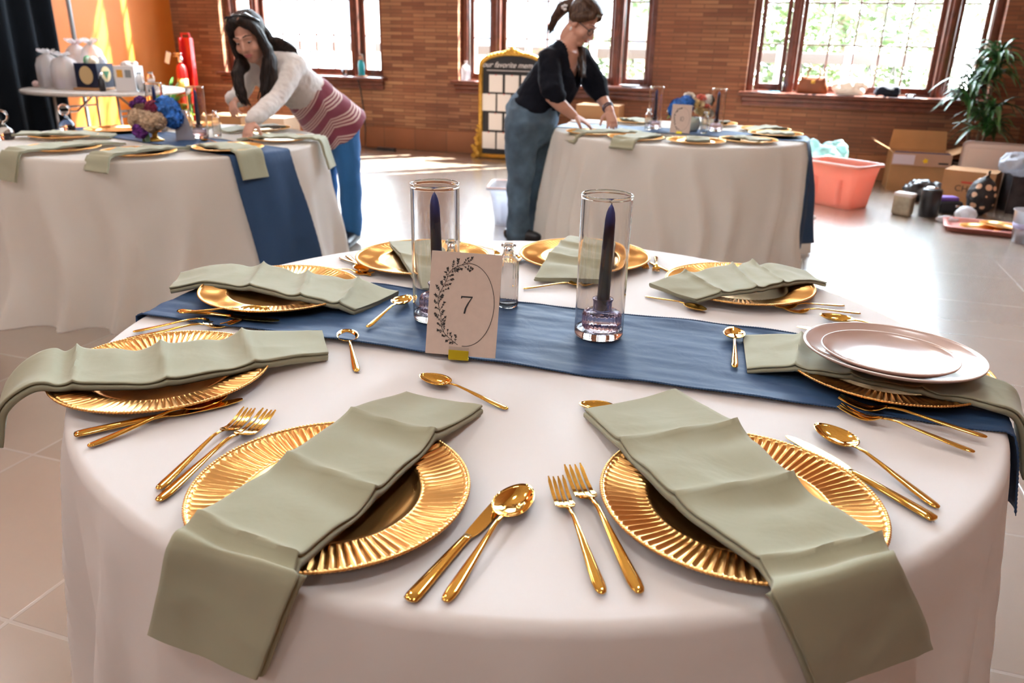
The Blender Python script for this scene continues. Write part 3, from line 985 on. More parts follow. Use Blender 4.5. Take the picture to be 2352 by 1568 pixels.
first = {'fork': True, 'spoon': True, 'knife': True}
def lay(kind, tip, end, length, label, z=None, group='gold cutlery on the foreground table', tilt=0.0):
    """handle end stays where it is, the piece points towards tip"""
    a = Vector((end[0], end[1], 0)); d = Vector((tip[0] - end[0], tip[1] - end[1], 0)).normalized()
    c = a + d * (length / 2)
    loc = (c.x, c.y, (HT + 0.0015 if z is None else z))
    rz = math.atan2(d.y, d.x) - PI / 2
    s = length / base_len[kind]
    p = protos[kind]
    if first[kind]:
        first[kind] = False
        p.location = loc; p.rotation_euler = (0, 0, rz); p.scale = (s, s, s)
        p['label'] = label; p['group'] = group
        o = p
    else: o = dup(p, loc, rz, label, group, s)
    if tilt: o.rotation_euler = (tilt, 0, rz)
    return o
RUN = HT + 0.0085
lay('fork', (-0.379, 1.015), (-0.424, 0.806), 0.212, 'gold fork left of the front left charger, outer of the pair')
lay('fork', (-0.347, 1.013), (-0.413, 0.78), 0.236, 'gold fork left of the front left charger, partly under its rim')
lay('knife', (0.001, 0.819), (-0.095, 0.615), 0.225, 'gold knife right of the front left charger')
lay('spoon', (0.021, 0.822), (-0.06, 0.616), 0.222, 'large gold spoon beside the knife between the two front chargers')
lay('spoon', (-0.151, 1.159), (-0.004, 1.047), 0.180, 'gold dessert spoon lying above the far end of the front left napkin')
lay('fork', (0.058, 0.842), (0.096, 0.633), 0.212, 'smaller gold fork left of the front right charger')
lay('fork', (0.08, 0.872), (0.134, 0.635), 0.240, 'larger gold fork touching the left side of the front right charger')
lay('knife', (0.392, 0.977), (0.5, 0.776), 0.229, 'gold knife right of the front right charger')
lay('spoon', (0.443, 1.006), (0.518, 0.803), 0.217, 'gold spoon right of the front right charger beside its knife')
lay('spoon', (0.105, 1.062), (0.255, 1.01), 0.160, 'gold dessert spoon with only its tip showing beyond the front right napkin')
lay('fork', (0.508, 1.085), (0.673, 0.977), 0.200, 'gold fork on the runner below the stacked blush plates', RUN)
lay('fork', (0.501, 1.059), (0.635, 0.938), 0.186, 'gold fork at the runner edge below the stacked plates, nearer the camera', RUN - 0.003)
lay('spoon', (0.427, 1.412), (0.378, 1.211), 0.190, 'gold dessert spoon on the runner left of the stacked blush plates', RUN)
lay('spoon', (0.633, 1.502), (0.783, 1.396), 0.190, 'gold spoon lying behind the stacked blush plates at the table edge')
lay('knife', (0.565, 1.440), (0.745, 1.33), 0.215, 'gold knife mostly hidden behind the stacked blush plates')
lay('spoon', (0.384, 1.538), (0.29, 1.624), 0.150, 'gold dessert spoon tucked under the crumpled napkin behind the stacked plates')
lay('fork', (0.564, 1.562), (0.712, 1.587), 0.165, 'gold fork beside the charger behind the stacked plates, touching its rim')
lay('fork', (0.599, 1.539), (0.726, 1.536), 0.160, 'gold fork between the stacked plates and the charger behind them')
lay('fork', (0.349, 1.839), (0.37, 1.966), 0.165, 'gold fork standing out between the two back right chargers')
lay('fork', (0.325, 1.850), (0.335, 1.99), 0.165, 'gold fork beside the rim of the charger behind the right vase')
lay('spoon', (0.179, 1.701), (0.022, 1.659), 0.165, 'gold dessert spoon in front of the napkin seen through the right vase')
lay('fork', (-0.043, 1.952), (-0.098, 2.055), 0.16, 'gold fork between the two back chargers above the bottle')
lay('knife', (0.395, 1.775), (0.345, 1.90), 0.18, 'gold knife lying left of the charger behind the stacked plates')
lay('spoon', (0.005, 1.885), (-0.010, 2.03), 0.165, 'gold spoon left of the back charger behind the ribbed bottle')
lay('spoon', (-0.362, 1.778), (-0.436, 1.888), 0.165, 'gold spoon beside the back left charger at the far table edge')
lay('knife', (-0.330, 1.725), (-0.420, 1.90), 0.19, 'gold knife beside the back left charger, its dark blade tip toward the vase')
lay('fork', (-0.335, 1.744), (-0.486, 1.779), 0.165, 'gold fork lying along the far side of the left runner charger')
lay('knife', (-0.445, 1.388), (-0.656, 1.435), 0.216, 'gold knife on the runner in front of the left runner charger', RUN)
lay('spoon', (-0.486, 1.423), (-0.644, 1.412), 0.175, 'gold spoon on the runner lying over the knife at the left', RUN + 0.006)
lay('spoon', (-0.212, 1.564), (-0.273, 1.368), 0.190, 'gold dessert spoon on the runner beside the left runner napkin', RUN)
lay('fork', (-0.553, 1.418), (-0.7, 1.336), 0.180, 'gold fork at the left table edge nearest the runner, tines on the spoon')
lay('fork', (-0.515, 1.398), (-0.695, 1.298), 0.200, 'gold fork at the left table edge above the left charger rim')
lay('knife', (-0.404, 1.057), (-0.594, 0.935), 0.226, 'gold knife in front of the left charger, beside its rim')
lay('spoon', (-0.43, 1.063), (-0.561, 0.907), 0.204, 'gold spoon in front of the left charger, lying beside the knife')
lay('spoon', (-0.315, 1.37), (-0.255, 1.175), 0.190, 'gold dessert spoon standing half on the runner edge right of the left napkin')

# ---------------------------------------------------------------- the two stacked plates
def plate(loc, r, label):
    root = thing('dinner_plate' if r > .12 else 'salad_plate', label, 'plate', loc)
    h = 0.022 if r > .12 else 0.018
    q = NB()
    lathe(q, [(0, 0.004), (r * .35, 0.0045), (r * .6, 0.0065), (r * .8, 0.0115), (r * .95, h - .003), (r * .985, h - .0004), (r, h - .0006), (r * 1.0, h - .003), (r * .93, h - .0085), (r * .75, 0.0065), (r * .6, 0.002), (r * .55, 0.0), (r * .5, 0.0), (r * .48, 0.0015), (0, 0.0015)], 96)
    obj('plate_body', q, M['pink_plate'], root)
    q = NB(); tube_pts = [(r * .994 * math.cos(2 * PI * k / 96), r * .994 * math.sin(2 * PI * k / 96), h - .0008) for k in range(96)]
    rows = []
    for k in range(96):
        t = 2 * PI * k / 96
        rows.append([q.verts.new(((r * .994 + .0014 * math.cos(a)) * math.cos(t), (r * .994 + .0014 * math.cos(a)) * math.sin(t), h - .0008 + .0012 * math.sin(a))) for a in [2 * PI * i / 6 for i in range(6)]])
    grid_faces(q, rows, close_u=True, close_v=True)
    obj('pale_rim', q, mat('pale_glaze', (0.80, 0.68, 0.62), 0.2), root, label='paler glazed rim')
    return root
p = plate((0.622, 1.183, HT + 0.040), 0.138, 'large blush pink plate lying on the napkin at the right end of the runner'); p.rotation_euler = (deg(-1.5), deg(1.0), 0)
p = plate((0.608, 1.165, HT + 0.0475), 0.103, 'smaller blush pink plate stacked on top of the larger one'); p.rotation_euler = (deg(-1.5), deg(1.0), 0)
# ---------------------------------------------------------------- vases, candles, bottles, cards
def make_vase(loc, label, group='cylinder vases'):
    root = thing('cylinder_vase', label, 'vase', loc, 0, group)
    q = NB()
    lathe(q, [(0, 0.0), (0.036, 0.0), (0.040, 0.0002), (0.0442, 0.002), (0.0454, 0.006), (0.0455, 0.0075), (0.0455, 0.009), (0.0455, 0.255), (0.0455, 0.2565), (0.0460, 0.2580), (0.0464, 0.2600), (0.0462, 0.2622), (0.0454, 0.2636), (0.0444, 0.2636), (0.0436, 0.2622), (0.0434, 0.2600), (0.0436, 0.2580), (0.0436, 0.2565), (0.0436, 0.255), (0.0436, 0.0165), (0.0436, 0.0155), (0.0430, 0.0142), (0.040, 0.0136), (0.036, 0.0135), (0, 0.0135)], 96)
    obj('glass_cylinder', q, M['glass'], root)
    return root
def make_holder(loc, label, group='lilac candle holders'):
    root = thing('candle_holder', label, 'candle holder', loc, 0, group)
    q = NB()
    f = lambda t: abs(math.sin(t * 14))
    lathe(q, [(0, 0), (0.030, 0), (0.034, 0.002), (0.0345, 0.006, 0.0020), (0.0345, 0.026, 0.0020), (0.033, 0.032, 0.0008), (0.028, 0.0345), (0.018, 0.0355), (0.0165, 0.0385, .0006), (0.0168, 0.052, .0006), (0.0195, 0.056), (0.0195, 0.0575), (0.0125, 0.0575), (0.0120, 0.036), (0.0, 0.036)], 112, f)
    obj('ribbed_glass', q, M['lilac_glass'], root)
    return root
def make_candle(loc, label, group='navy taper candles'):
    root = thing('taper_candle', label, 'candle', loc, 0, group)
    q = NB(); lathe(q, [(0, 0), (0.0116, 0), (0.0118, 0.004), (0.0112, 0.06), (0.0102, 0.13), (0.0092, 0.168), (0.0075, 0.180), (0.0045, 0.189), (0.0015, 0.194), (0, 0.195)], 20); obj('wax', q, M['candle'], root)
    q = NB(); tube(q, [(0, 0, 0.193), (0.0005, 0, 0.198), (-0.002, 0, 0.202), (-0.0045, 0, 0.2025)], 0.0009, 6); obj('wick', q, M['wick'], root)
    return root
def make_bottle(loc, label, group='ribbed bud bottles'):
    root = thing('bud_vase', label, 'bottle', loc, 0, group)
    q = NB()
    f = lambda t: abs(math.sin(t * 11))
    lathe(q, [(0, 0), (0.018, 0), (0.0205, 0.002), (0.0212, 0.006, .0008), (0.0212, 0.009, .0008), (0.0212, 0.091, .0008), (0.0211, 0.094, .0008), (0.0195, 0.102, .0004), (0.0120, 0.110), (0.0102, 0.114), (0.0102, 0.124), (0.0145, 0.1275), (0.0150, 0.1305), (0.0135, 0.133), (0.0100, 0.1325), (0.0080, 0.128), (0.0080, 0.113), (0.0100, 0.108), (0.0185, 0.100), (0.0197, 0.094), (0.0198, 0.090), (0.0198, 0.012), (0.0197, 0.010), (0.017, 0.007), (0, 0.006)], 88, f)
    obj('ribbed_glass', q, M['glass'], root)
    return root
ZR = HT + 0.0075
v0 = make_vase((0.162, 1.366, ZR), 'tall clear glass cylinder vase at right on the foreground table')
h0 = make_holder((0.166, 1.364, ZR + 0.0145), 'lilac ribbed glass candle holder inside the right foreground vase')
c0 = make_candle((0.166, 1.364, ZR + 0.0515), 'navy taper candle inside the right foreground vase'); c0.rotation_euler = (deg(0.5), deg(1.2), 0)
dup(v0, (-0.149, 1.440, ZR), 0, 'tall clear glass cylinder vase behind the numbered card on the foreground table')
dup(h0, (-0.146, 1.440, ZR + 0.0145), 0, 'lilac glass candle holder half hidden behind the foreground card')
c1 = dup(c0, (-0.146, 1.440, ZR + 0.0515), 0, 'navy taper candle in the vase behind the foreground card'); c1.rotation_euler = (deg(-0.4), deg(-1.3), 0)
b0 = make_bottle((-0.011, 1.529, ZR - 0.002), 'clear ribbed bud bottle standing right of the numbered card')
dup(b0, (-0.124, 1.545, ZR - 0.002), 0, 'clear bud bottle behind the card, only its neck showing')

# numbered card with a leafy oval
def card(BL, BR, TL, h, num, label, detail=True, holder=True):
    BL, BR, TL = Vector(BL), Vector(BR), Vector(TL)
    ex = (BR - BL); w = ex.length; ex.normalize()
    ey = (TL - BL); ey = (ey - ex * ey.dot(ex)).normalized()
    en = ex.cross(ey)            # towards the viewer
    base = Vector(((BL.x + BR.x) / 2, (BL.y + BR.y) / 2, min(BL.z, BR.z) - 0.006))
    mt = Matrix((( ex.x, ey.x, en.x), (ex.y, ey.y, en.y), (ex.z, ey.z, en.z)))
    root = thing('table_number_card', label, 'table card', base)
    def place(q): bmesh.ops.transform(q, matrix=Matrix.Translation(BL - base) @ mt.to_4x4(), verts=q.verts)
    q = NB(); rbox(q, 0, w, 0, h, -0.0016, 0, 0.0003, 1); place(q); obj('card', q, M['card'], root, smooth=False)
    s = h / 0.178
    cx, cy, rx, ry = 0.0665 * s, 0.0885 * s, 0.048 * s, 0.0715 * s
    z = 0.0004
    def ell(t): return Vector((cx + rx * math.cos(t), cy + ry * math.sin(t), z))
    q = NB()
    pts = [ell(PI * 0.5 - PI * 1.02 * k / 60) for k in range(61)]
    tube(q, pts, 0.00045 * s, 5); place(q); obj('oval_line', q, M['ink'], root)
    # number
    q = NB()
    if num == '7':
        n_ = [(-0.0100, 0.0150), (0.0100, 0.0150), (0.0100, 0.0136), (0.0045, 0.0040), (0.0005, -0.0060), (-0.0012, -0.0150), (-0.0042, -0.0150), (-0.0026, -0.0060), (0.0016, 0.0030), (0.0076, 0.0126), (-0.0078, 0.0126), (-0.0090, 0.0106), (-0.0104, 0.0104)]
        n_ = [(cx + x * s, cy + y * s) for x, y in n_]
        poly(q, list(reversed(n_)), 0.0001, 0.0006)
    else:
        tube(q, [(cx - 0.008 * s, cy + 0.014 * s, z), (cx - 0.008 * s, cy - 0.014 * s, z)], 0.0012 * s, 5)
        tube(q, [(cx + 0.004 * s + 0.007 * s * math.cos(t), cy + 0.014 * s * math.sin(t), z) for t in [2 * PI * k / 20 for k in range(21)]], 0.0011 * s, 5)
    place(q); obj('number', q, M['ink'], root, smooth=False)
    # leafy garland up the left side
    rn = random.Random(5)
    q = NB()
    stem = [ell(PI * 0.5 + PI * 0.93 * k / 40) + Vector((0.0022 * math.sin(k * 0.55), 0, 0)) * s for k in range(41)]
    tube(q, stem, 0.0004 * s, 5); place(q); obj('garland_stem', q, M['ink'], root)
    q = NB()
    def leaf(p, a, L):
        d = Vector((math.cos(a), math.sin(a), 0)); e = Vector((-d.y, d.x, 0))
        pts = [p, p + d * L * .35 + e * L * .22, p + d * L * .75 + e * L * .16, p + d * L, p + d * L * .7 - e * L * .14, p + d * L * .3 - e * L * .18]
        q.faces.new([q.verts.new(x + Vector((0, 0, 0.00015))) for x in pts])
    def bud(p, r):
        n = 10
        tube(q, [p + Vector((r * math.cos(2 * PI * k / n), r * math.sin(2 * PI * k / n), 0)) for k in range(n + 1)], 0.00028 * s, 4)
        tube(q, [p + Vector((r * .45 * math.cos(2 * PI * k / n), r * .45 * math.sin(2 * PI * k / n), 0)) for k in range(n + 1)], 0.00026 * s, 4)
    if detail:
        for k in range(2, 40, 2):
            p = stem[k]; tg = stem[min(k + 1, 40)] - stem[k - 1]; a0 = math.atan2(tg.y, tg.x) + PI
            for sd in (-1, 1):
                L = rn.uniform(0.008, 0.017) * s * (1.0 if sd < 0 else 0.85)
                a = a0 + sd * rn.uniform(0.5, 1.0)
                e = p + Vector((math.cos(a), math.sin(a), 0)) * L
                tube(q, [p, p.lerp(e, .5) + Vector((0, 0.0006, 0)), e], 0.00028 * s, 4)
                for t in (0.35, 0.65, 0.95):
                    for s2 in (-1, 1):
                        if rn.random() < .8: leaf(p.lerp(e, t), a + s2 * rn.uniform(.5, .9), rn.uniform(0.0026, 0.0046) * s)
                if rn.random() < .65: bud(e, rn.uniform(0.0012, 0.0020) * s)
                else: leaf(e, a, 0.005 * s)
    else:
        for k in range(2, 40, 2):
            for sd in (-1, 1): leaf(stem[k], rn.uniform(0, 6.3), 0.010 * s)
    place(q); obj('garland_leaves', q, M['ink'], root, smooth=False)
    if holder:
        q = NB(); rbox(q, w * .335, w * .62, -0.006, 0.0052 * s + 0.004, 0.0005, 0.0030, 0.0004, 1); place(q); obj('card_stand', q, M['brass_clip'], root, smooth=False)
        q = NB(); box(q, w * .335, w * .62, 0.0055 * s + 0.0046, 0.0150 * s, 0.0003, 0.0016); place(q)
        obj('clear_clip', q, M['pane'], root, smooth=False)
        q = NB(); f0 = mt.inverted() @ Vector((0, 1, 0))
        a = BL - base + ex * (w * .335); b = BL - base + ex * (w * .62)
        zz = 0.0005
        vs_ = [Vector((a.x, a.y - 0.004, zz)), Vector((b.x, b.y - 0.004, zz)), Vector((b.x, b.y + 0.06, zz)), Vector((a.x, a.y + 0.06, zz))]
        lo = [q.verts.new(v) for v in vs_]; hi = [q.verts.new(v + Vector((0, 0, 0.0022))) for v in vs_]
        q.faces.new(lo[::-1]); q.faces.new(hi)
        for i in range(4): q.faces.new((lo[i], lo[(i + 1) % 4], hi[(i + 1) % 4], hi[i]))
        obj('stand_foot', q, M['brass_clip'], root, smooth=False)
    return root
card((-0.149, 1.237, 0.7665), (-0.028, 1.224, 0.7640), (-0.140, 1.288, 0.930), 0.176, '7', 'pale pink card numbered 7 with a leafy oval, in a brass stand')
card((0.955, 4.995, 0.764), (1.075, 4.975, 0.760), (0.978, 5.040, 0.935), 0.174, '10', 'leaning table card in front of the flowers on the back right table', detail=False)

# ---------------------------------------------------------------- back tables: vases, bottles
dup(v0, (0.905, 5.285, HT + .005), 0, 'clear cylinder vase left of the flowers on the back right table')
dup(h0, (0.905, 5.285, HT + .0195), 0, 'lilac holder in the vase left of the flowers on the back right table')
dup(c0, (0.905, 5.285, HT + .0565), 0, 'navy candle in the vase left of the flowers on the back right table')
dup(v0, (1.290, 5.205, HT + .005), 0, 'clear cylinder vase right of the flowers on the back right table')
dup(h0, (1.290, 5.205, HT + .0195), 0, 'lilac holder in the vase right of the flowers on the back right table')
dup(c0, (1.290, 5.205, HT + .0565), 0, 'navy candle in the vase right of the flowers on the back right table')
dup(b0, (0.850, 5.195, HT + .004), 0, 'ribbed bottle beside the left vase on the back right table')
dup(b0, (1.180, 5.050, HT + .004), 0, 'ribbed bottle in front of the right vase on the back right table')
dup(v0, (-1.690, 4.245, HT + .005), 0, 'clear cylinder vase right of the flowers on the back left table')
dup(h0, (-1.690, 4.245, HT + .0195), 0, 'lilac holder in the vase right of the flowers on the back left table')
dup(c0, (-1.690, 4.245, HT + .0565), 0, 'navy candle in the vase right of the flowers on the back left table')
dup(v0, (-2.020, 4.500, HT + .005), 0, 'clear cylinder vase behind the flowers on the back left table')
dup(h0, (-2.020, 4.500, HT + .0195), 0, 'lilac holder in the vase behind the flowers on the back left table')
dup(c0, (-2.020, 4.500, HT + .0565), 0, 'navy candle in the vase behind the flowers on the back left table')
dup(b0, (-1.640, 4.360, HT + .004), 0, 'ribbed bottle right of the candle vase on the back left table')
dup(b0, (-1.80, 4.36, HT + .004), 0, 'ribbed bottle between the flowers and the vase on the back left table')
# grey frosted card prism beside the left bouquet
root = thing('frosted_block', 'grey frosted table sign standing between the flowers and vase at back left', 'table sign', (-1.735, 4.165, HT + .004), deg(25))
q = NB(); poly(q, [(-0.045, -0.012), (0.045, -0.012), (0.03, 0.03), (-0.03, 0.03)], 0, 0.15)
for v in q.verts:
    if v.co.z > .1 and v.co.x > 0: v.co.x -= 0.035
obj('sign_panel', q, mat('frosted_grey', (0.36, 0.37, 0.42), 0.35), root, smooth=False)
def ornate(loc, label):
    root = thing('glass_bottle', label, 'bottle', loc)
    q = NB(); lathe(q, [(0, 0), (0.035, 0.0), (0.042, 0.01), (0.040, 0.045), (0.018, 0.065), (0.010, 0.075), (0.010, 0.085), (0.0, 0.086)], 32); obj('bottle_body', q, M['glass'], root)
    q = NB(); tube(q, [(0.030 * math.cos(t), 0, 0.115 + 0.028 * math.sin(t)) for t in [-PI / 2 + 2 * PI * k / 24 for k in range(25)]], 0.006, 8); obj('ring_handle', q, M['glass'], root)
ornate((-2.605, 4.045, HT), 'small clear bottle with ring handle at the far left end of the back left table')
ornate((-2.52, 4.47, HT), 'small clear ring-topped bottle behind the far left napkin at back left')

# ---------------------------------------------------------------- flowers
def florets(bm, c, r, n, size, rn, squash=1.0):
    n, size = int(n * 1.1), size * 1.9
    for k in range(n):
        z = 1 - 2 * (k + .5) / n
        a = k * 2.39996
        s = math.sqrt(1 - z * z)
        p = Vector((s * math.cos(a), s * math.sin(a), z * squash))
        p = Vector(c) + p * r * rn.uniform(.84, 1.12)
        nrm = (p - Vector(c)).normalized()
        t, sd, w = frame_of(nrm, (rn.random(), rn.random(), rn.random()))
        rot = rn.uniform(0, PI)
        for j in range(4):
            b = rot + j * PI / 2
            d = sd * math.cos(b) + w * math.sin(b); e = t.cross(d)
            pts = [p, p + d * size * .6 + e * size * .42 + t * size * .2, p + d * size * 1.1 + t * size * .12, p + d * size * .6 - e * size * .42 + t * size * .2]
            bm.faces.new([bm.verts.new(x) for x in pts])
def flower(root, name, c, r, n, size, m, rn, label, squash=1.0):
    q = NB(); ball(q, c, r * .74, None, 14, 10)
    for k in range(46):
        z = 1 - 2 * (k + .5) / 46; a = k * 2.39996 + r * 90; s = math.sqrt(1 - z * z)
        ico(q, Vector(c) + Vector((s * math.cos(a), s * math.sin(a), z * squash)) * r * rn.uniform(.78, .98), size * rn.uniform(.5, .95))
    florets(q, c, r, n, size, rn, squash)
    return obj(name, q, m, root, smooth=False, label=label)
def rose(root, c, r, m, rn, label, nrm=(0, -0.5, 0.8)):
    q = NB()
    t, sd, w = frame_of(nrm, (1, 0, 0))
    for ring in range(5):
        rr = r * (0.25 + 0.17 * ring); hh = r * (0.75 - 0.13 * ring)
        for k in range(4 + ring):
            a0 = 2 * PI * k / (4 + ring) + ring * .6
            rows = []
            for i in range(4):
                u = i / 3
                row = []
                for j in range(5):
                    a = a0 + (j / 4 - .5) * 2.4 * PI / (4 + ring)
                    q_ = rr * (0.55 + 0.5 * u)
                    row.append(q.verts.new(Vector(c) + sd * q_ * math.cos(a) + w * q_ * math.sin(a) + t * (hh * (u - .35) - 0.12 * r * u * (j - 2) ** 2 / 4)))
                rows.append(row)
            grid_faces(q, rows)
    return obj('rose', q, m, root, label=label)
def leafset(root, c, dirs, L, m, label=None, name='leaf'):
    for d in dirs:
        q = NB()
        d = Vector(d).normalized(); s = d.cross(Vector((0, 0, 1))).normalized()
        rows = []
        for i in range(8):
            u = i / 7
            w = L * .24 * math.sin(PI * min(1, u * .97 + .03)) ** .8
            p = Vector(c) + d * L * u + Vector((0, 0, -0.35 * L * u * u))
            rows.append([q.verts.new(p - s * w + Vector((0, 0, w * .3))), q.verts.new(p), q.verts.new(p + s * w + Vector((0, 0, w * .3)))])
        grid_faces(q, rows)
        obj(name, q, m, root)
fl_blue = mat('blue_petals', (0.025, 0.15, 0.50), 0.7, var=0.6, vscale=40)
fl_tan = mat('cream_tan_petals', (0.50, 0.36, 0.24), 0.8, var=0.35, vscale=50)
fl_wine = mat('wine_petals', (0.17, 0.008, 0.045), 0.7, var=0.5, vscale=50)
fl_violet = mat('violet_petals', (0.13, 0.02, 0.20), 0.7, var=0.6, vscale=50)
fl_brown = mat('dried_seed', (0.13, 0.075, 0.045), 0.9, var=0.4, vscale=60)
fl_cream = mat('cream_petals', (0.75, 0.62, 0.36), 0.7, var=0.15, vscale=30)
fl_pink = mat('coral_pink_petals', (0.70, 0.23, 0.17), 0.7, var=0.2, vscale=30)
fl_white = mat('white_petals', (0.78, 0.74, 0.66), 0.8, var=0.2, vscale=40)
rn = random.Random(4)
root = thing('flower_arrangement', 'flowers in a footed gold bowl, blue hydrangea and tan blooms, back left table', 'flowers', (-1.868, 4.105, HT + .004))
q = NB(); lathe(q, [(0, 0), (0.042, 0), (0.045, 0.004), (0.030, 0.010), (0.014, 0.020), (0.012, 0.034), (0.020, 0.044), (0.045, 0.055), (0.062, 0.075), (0.066, 0.095), (0.060, 0.095), (0.055, 0.078), (0.02, 0.055), (0, 0.052)], 40); obj('footed_bowl', q, M['gold_wood'], root)
flower(root, 'hydrangea', (0.065, 0.03, 0.150), 0.060, 110, 0.013, fl_blue, rn, 'blue hydrangea head')
flower(root, 'hydrangea', (0.095, 0.02, 0.115), 0.045, 80, 0.013, fl_blue, rn, 'lower blue hydrangea head')
flower(root, 'tan_bloom', (0.000, -0.045, 0.100), 0.050, 90, 0.011, fl_tan, rn, 'tan cockscomb bloom')
flower(root, 'tan_bloom', (-0.055, -0.03, 0.110), 0.048, 90, 0.011, fl_tan, rn, 'tan bloom at the left')
flower(root, 'tan_bloom', (0.045, -0.045, 0.105), 0.036, 60, 0.011, fl_tan, rn, 'tan bloom at the right')
flower(root, 'wine_bloom', (0.015, -0.01, 0.155), 0.036, 60, 0.012, fl_wine, rn, 'wine red bloom')
flower(root, 'violet_bloom', (-0.050, 0.0, 0.190), 0.020, 30, 0.012, fl_violet, rn, 'violet bloom at the top left')
flower(root, 'violet_bloom', (-0.085, 0.0, 0.175), 0.014, 20, 0.009, fl_violet, rn, 'small violet bud')
flower(root, 'violet_bloom', (-0.040, -0.07, 0.055), 0.028, 36, 0.013, fl_violet, rn, 'violet bloom hanging over the bowl')
flower(root, 'seed_head', (-0.045, -0.01, 0.155), 0.030, 40, 0.010, fl_brown, rn, 'brown dried seed head')
leafset(root, (-0.02, -0.05, 0.05), ((-0.2, -0.5, -1.0), (0.3, -0.5, -0.9), (-0.9, -0.3, -0.3)), 0.06, M['leaf'])
root = thing('flower_arrangement', 'flowers with blue hydrangea and cream roses on the back right table', 'flowers', (1.130, 5.205, HT + .004))
q = NB(); lathe(q, [(0, 0), (0.04, 0), (0.05, 0.01), (0.06, 0.05), (0.058, 0.085), (0.052, 0.085), (0.05, 0.05), (0.03, 0.012), (0, 0.010)], 40); obj('bowl', q, mat('celadon_glaze', (0.55, 0.62, 0.52), 0.25), root)
flower(root, 'hydrangea', (-0.085, -0.01, 0.130), 0.062, 120, 0.013, fl_blue, rn, 'blue hydrangea at the left')
flower(root, 'hydrangea', (-0.045, -0.01, 0.165), 0.045, 80, 0.013, fl_blue, rn, 'blue hydrangea at the top')
for c, r, m_, l in (((0.02, -0.02, 0.17), 0.052, fl_cream, 'cream rose at the centre'), ((0.05, -0.04, 0.12), 0.052, fl_cream, 'cream rose low at the centre'), ((0.095, -0.02, 0.11), 0.046, fl_white, 'white rose at the right'),
        ((0.05, 0.0, 0.205), 0.036, fl_pink, 'coral pink rose at the top'), ((0.08, -0.035, 0.155), 0.026, fl_pink, 'coral pink bud at the right'), ((-0.03, 0.0, 0.215), 0.038, fl_white, 'white bloom at the top left')):
    rose(root, c, r, m_, rn, l)
flower(root, 'filler_bloom', (0.10, 0.02, 0.19), 0.034, 40, 0.007, fl_white, rn, 'airy white filler blossom')
leafset(root, (-0.10, 0, 0.12), ((-1, -0.2, 0.3), (-1, 0.3, 0.0), (-0.8, -0.3, -0.3)), 0.075, M['leaf_light'])

# ---------------------------------------------------------------- settings on the two back tables
def nap_line(inner, edge, width, hang, out, label, group, seed):
    """napkin from an inner end to the table edge, then down"""
    a, b = Vector((*inner, 0)), Vector((*edge, 0))
    d = (b - a).normalized(); s = Vector((-d.y, d.x, 0)) * (width / 2)
    if s.x > 0: s = -s
    st = []
    zs = (0.770, 0.783, 0.784, 0.782)
    for i, z in enumerate(zs):
        p = a.lerp(b, i / 3)
        st.append(((p - s) + Vector((0, 0, z)), (p + s) + Vector((0, 0, z))))
    if hang:
        o = Vector((*out, 0)).normalized()
        for dd, z in ((0.024, 0.766), (0.048, HT - hang * .5), (0.066, HT - hang)):
            p = b + d * 0.02 + o * dd
            st.append(((p - s * .97) + Vector((0, 0, z)), (p + s * .97) + Vector((0, 0, z))))
    return napkin([(tuple(x), tuple(y)) for x, y in st], label, group, open_right=seed % 2 > 1, thick=0.012, seed=seed, nv=12, fine=6)
gl = 'gold chargers on the back left table'; gr = 'gold chargers on the back right table'
BL = [((-2.365, 4.150), 'gold charger at the far left of the back left table'), ((-2.120, 3.690), 'gold charger at front left of the back left table, napkin hanging'),
      ((-1.725, 3.600), 'gold charger at the front centre of the back left table'), ((-1.380, 3.790), 'gold charger on the runner end at the front right of the back left table'),
      ((-1.262, 4.230), 'gold charger at the right edge of the back left table before the leaning woman'), ((-1.500, 4.700), 'gold charger at the back right of the back left table'),
      ((-1.950, 4.800), 'gold charger at the back of the back left table behind the vases'), ((-2.250, 4.480), 'gold charger at the back of the back left table left of the flowers')]
for (x, y), l in BL: dup(charger0, (x, y, HT + (0.006 if (x, y) == (-1.380, 3.790) else 0.0015)), 0.3, l, gl)
BRc = [((1.021, 4.537), 'gold charger at the front centre of the back right table'), ((0.694, 4.647), 'gold charger front left of the back right table under a spread napkin'),
       ((1.349, 4.640), 'gold charger front right of the back right table'), ((1.611, 4.980), 'gold charger at the right edge of the back right table'),
       ((1.640, 5.300), 'gold charger at the right rear of the back right table'), ((1.380, 5.650), 'gold charger behind the right vase on the back right table'),
       ((0.840, 5.690), 'gold charger behind the left vase on the back right table'), ((0.465, 4.880), 'gold charger under the hands of the woman in black')]
for (x, y), l in BRc: dup(charger0, (x, y, HT + (0.006 if x == 1.611 else 0.0015)), 0.5, l, gr)
nl = 'sage napkins on the back left table'; nr = 'sage napkins on the back right table'
nap_line((-2.13, 4.20), (-2.58, 4.10), 0.15, 0, None, 'sage napkin at the far left of the back left table', nl, 3)
nap_line((-1.985, 3.93), (-2.215, 3.51), 0.15, 0.10, (-0.45, -0.9), 'sage napkin at front left of the back left table drooping off its edge', nl, 4)
nap_line((-1.620, 3.800), (-1.800, 3.43), 0.15, 0.035, (0.1, -1), 'sage napkin at the front centre of the back left table with a folded end', nl, 5)
nap_line((-1.560, 3.90), (-1.275, 3.70), 0.15, 0.10, (0.7, -0.6), 'sage napkin hanging over the navy runner of the back left table', nl, 6)
nap_line((-1.46, 4.22), (-1.065, 4.215), 0.15, 0.13, (1, 0.02), 'pale sage napkin draped off the right edge of the back left table', nl, 7)
nap_line((-1.66, 4.52), (-1.42, 4.78), 0.15, 0, None, 'sage napkin under the reaching arm at the back left table', nl, 8)
nap_line((0.80, 4.93), (0.395, 4.80), 0.15, 0.03, (-1, -0.3), 'long sage napkin in the hands of the woman in black', nr, 9)
